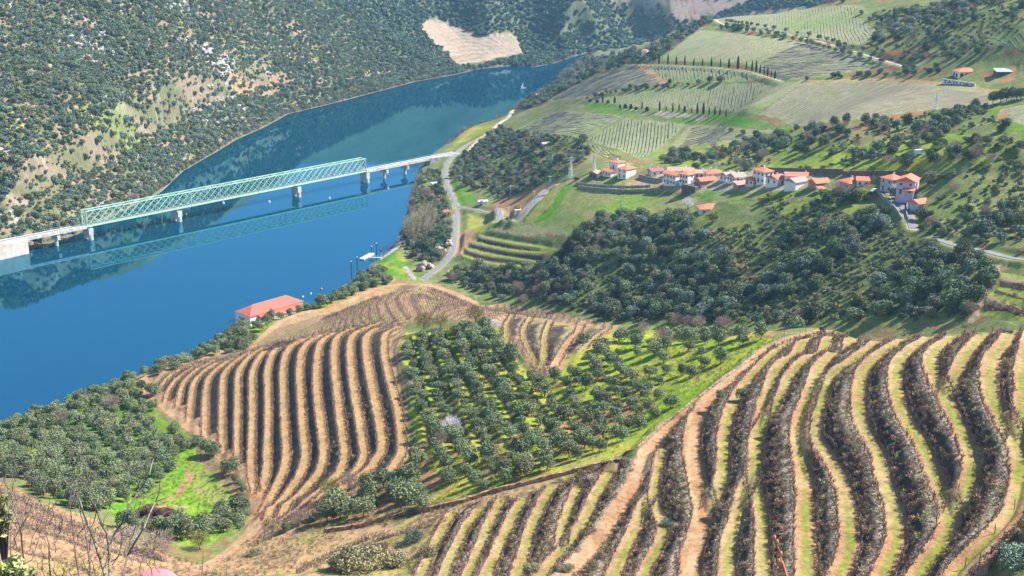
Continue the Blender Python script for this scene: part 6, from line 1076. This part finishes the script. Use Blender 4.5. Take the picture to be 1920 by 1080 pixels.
def leafbush(cu, cv, ru, rv, t, n, leaf, m_, label, seed, k=1.0):
    g = np.random.default_rng(seed); o = empty("leafy_bush", tuple(P3(cu, cv+rv, t)), 0, label, "bush"); a = g.random(n)*6.28; q = np.sqrt(g.random(n)); lob = .75+.25*np.sin(a*5+seed); us = cu+np.cos(a)*q*ru*lob; vs = cv+np.sin(a)*q*rv*lob; depth = ru*t/FPX
    C = np.array([tuple(P3(u, v, t+d)) for u, v, d in zip(us, vs, g.normal(size=n)*depth*.5)]); nn = g.normal(size=(n, 3)); nn[:, 2] += .6; nn /= np.linalg.norm(nn, axis=1)[:, None]; tt = np.cross(nn, g.normal(size=(n, 3))); tt /= np.linalg.norm(tt, axis=1)[:, None]; bb = np.cross(nn, tt); s = leaf*(.6+.8*g.random(n))[:, None]
    V = np.stack([C+tt*s, C+bb*s*.5, C-tt*s, C-bb*s*.5], 1).reshape(-1, 3)-np.array(o.location); link(bpy.data.objects.new("leaves", npmesh("leaves", V, np.arange(4*n).reshape(n, 4), m_)), o)
    q = MB(); [q.bar((0, 0, -.3*k), tuple(Vector(V[j*4+1])), .02*k, n=4, w2=.006*k) for j in g.integers(0, n, 14)]; q.build("stems", M_TWIGD, o)
leafbush(2, 965, 24, 42, 9.5, 520, .028, M_LEAFY, "yellow green leafy bush cut by the left edge, upper one", 1); leafbush(22, 1072, 45, 34, 9.0, 650, .026, M_LEAFY, "yellow green leafy bush filling the bottom left corner", 2)
[o_.__setattr__('scale', (o_.scale[0]*1.15, o_.scale[1]*1.15, o_.scale[2]*.5)) for o_ in scene.objects if str(o_.get('label', '')).startswith(('broad dome of pinkish', 'smaller pinkish bare'))]
FINE = []
for i in range(3): V_, F_ = crown(2600, 2.6, 1.7, 0, 14, .085, 950+i, out=.4); FINE.append(npmesh('fine_bush', V_, F_, M_PALEB))
def midbush(u, v, w, m_, label, sd, src=None):
    x, y, z, k = pxm(u, v); W_ = w/k; o = empty("roadside_bush", (x, y, z-.2), sd, label, "bush"); s = W_/2.6; o.scale = (s, s, s*.9); link(bpy.data.objects.new("leaves", recolor(src or FINE[sd % 3], m_)), o); q = MB(); q.bar((0, 0, -.2), (0, 0, .8), .12, n=5); q.build("stem", M_BARK, o)
for i, (u, v, w, m_, lb) in enumerate(((680, 1072, 90, M_PALEB, "pale dry leafy bush at the bottom edge below the earth bank"), (640, 1068, 60, M_PALEB, "pale dry bush just left of the big pale one at the bottom edge"), (740, 1062, 56, M_PALEB, "pale twiggy bush right of the big pale one at the bottom edge"), (705, 1038, 40, M_TUFT, "dark brown bramble on the bare slope left of the first tread"), (775, 1015, 40, M_OAKB, "green grey bush at the foot of the earth bank"), (800, 1040, 36, M_TUFT, "brown bramble between earth bank and first tread"), (770, 965, 30, M_TUFT, "brown bramble on top of the earth bank"), (480, 1040, 26, M_PALEB, "dry tuft beside the climbing dirt road"), (1000, 1072, 34, M_PALEB, "pale bush between two treads at the bottom edge"), (1060, 1070, 30, M_PALEB, "pale bush beside the wide bare road at the bottom edge"), (1905, 1062, 70, M_OAKB, "dark green bush in the bottom right corner"), (1250, 985, 26, M_OAKB, "fresh green tuft on the bank left of the grassy track"), (1352, 955, 26, M_BARE, "pinkish twiggy bush where two treads meet the grassy track"), (1455, 795, 20, M_BARE, "pale twiggy bush on a bank at the centre of the big terraces"))): midbush(u, v, w, m_, lb, i)
x, y, z, k = pxm(292, 1083); w = 76/k; o = empty("pink_canopy", (x, y, z-1.1), 0, "pink red rounded canopy top just showing at the bottom edge", "canopy"); bm = bmesh.new(); bmesh.ops.create_uvsphere(bm, u_segments=20, v_segments=10, radius=1)
for v_ in bm.verts: v_.co = Vector((v_.co.x*w/2, v_.co.y*w/2.6, max(v_.co.z, 0)*1.5+.6))
me = bpy.data.meshes.new("cover"); bm.to_mesh(me); bm.free(); me.materials.append(mat("pink_cloth", (.55, .2, .22), .6, .06, 1)); link(bpy.data.objects.new("cover", me), o); q = MB(); q.bar((0, 0, -1), (0, 0, 1.6), .1, n=6); q.build("pole", M_WM, o)
# ------------------------------------------------------------------ the air of the valley
mh = bpy.data.materials.new("haze_air"); mh.use_nodes = True; nt = mh.node_tree; nt.nodes.remove(nt.nodes["Principled BSDF"]); pv = nt.nodes.new("ShaderNodeVolumePrincipled")
pv.inputs["Color"].default_value = (.34, .66, 1, 1); pv.inputs["Density"].default_value = .00008; pv.inputs["Anisotropy"].default_value = .2
nt.links.new(pv.outputs[0], nt.nodes["Material Output"].inputs["Volume"])
zt = float(GZ.max())+60
hz = MB(); hz.box(-3300, -200, -14, 3300, 3500, max(zt, 260)); haze = tag(hz.build("haze", mh), kind="stuff")
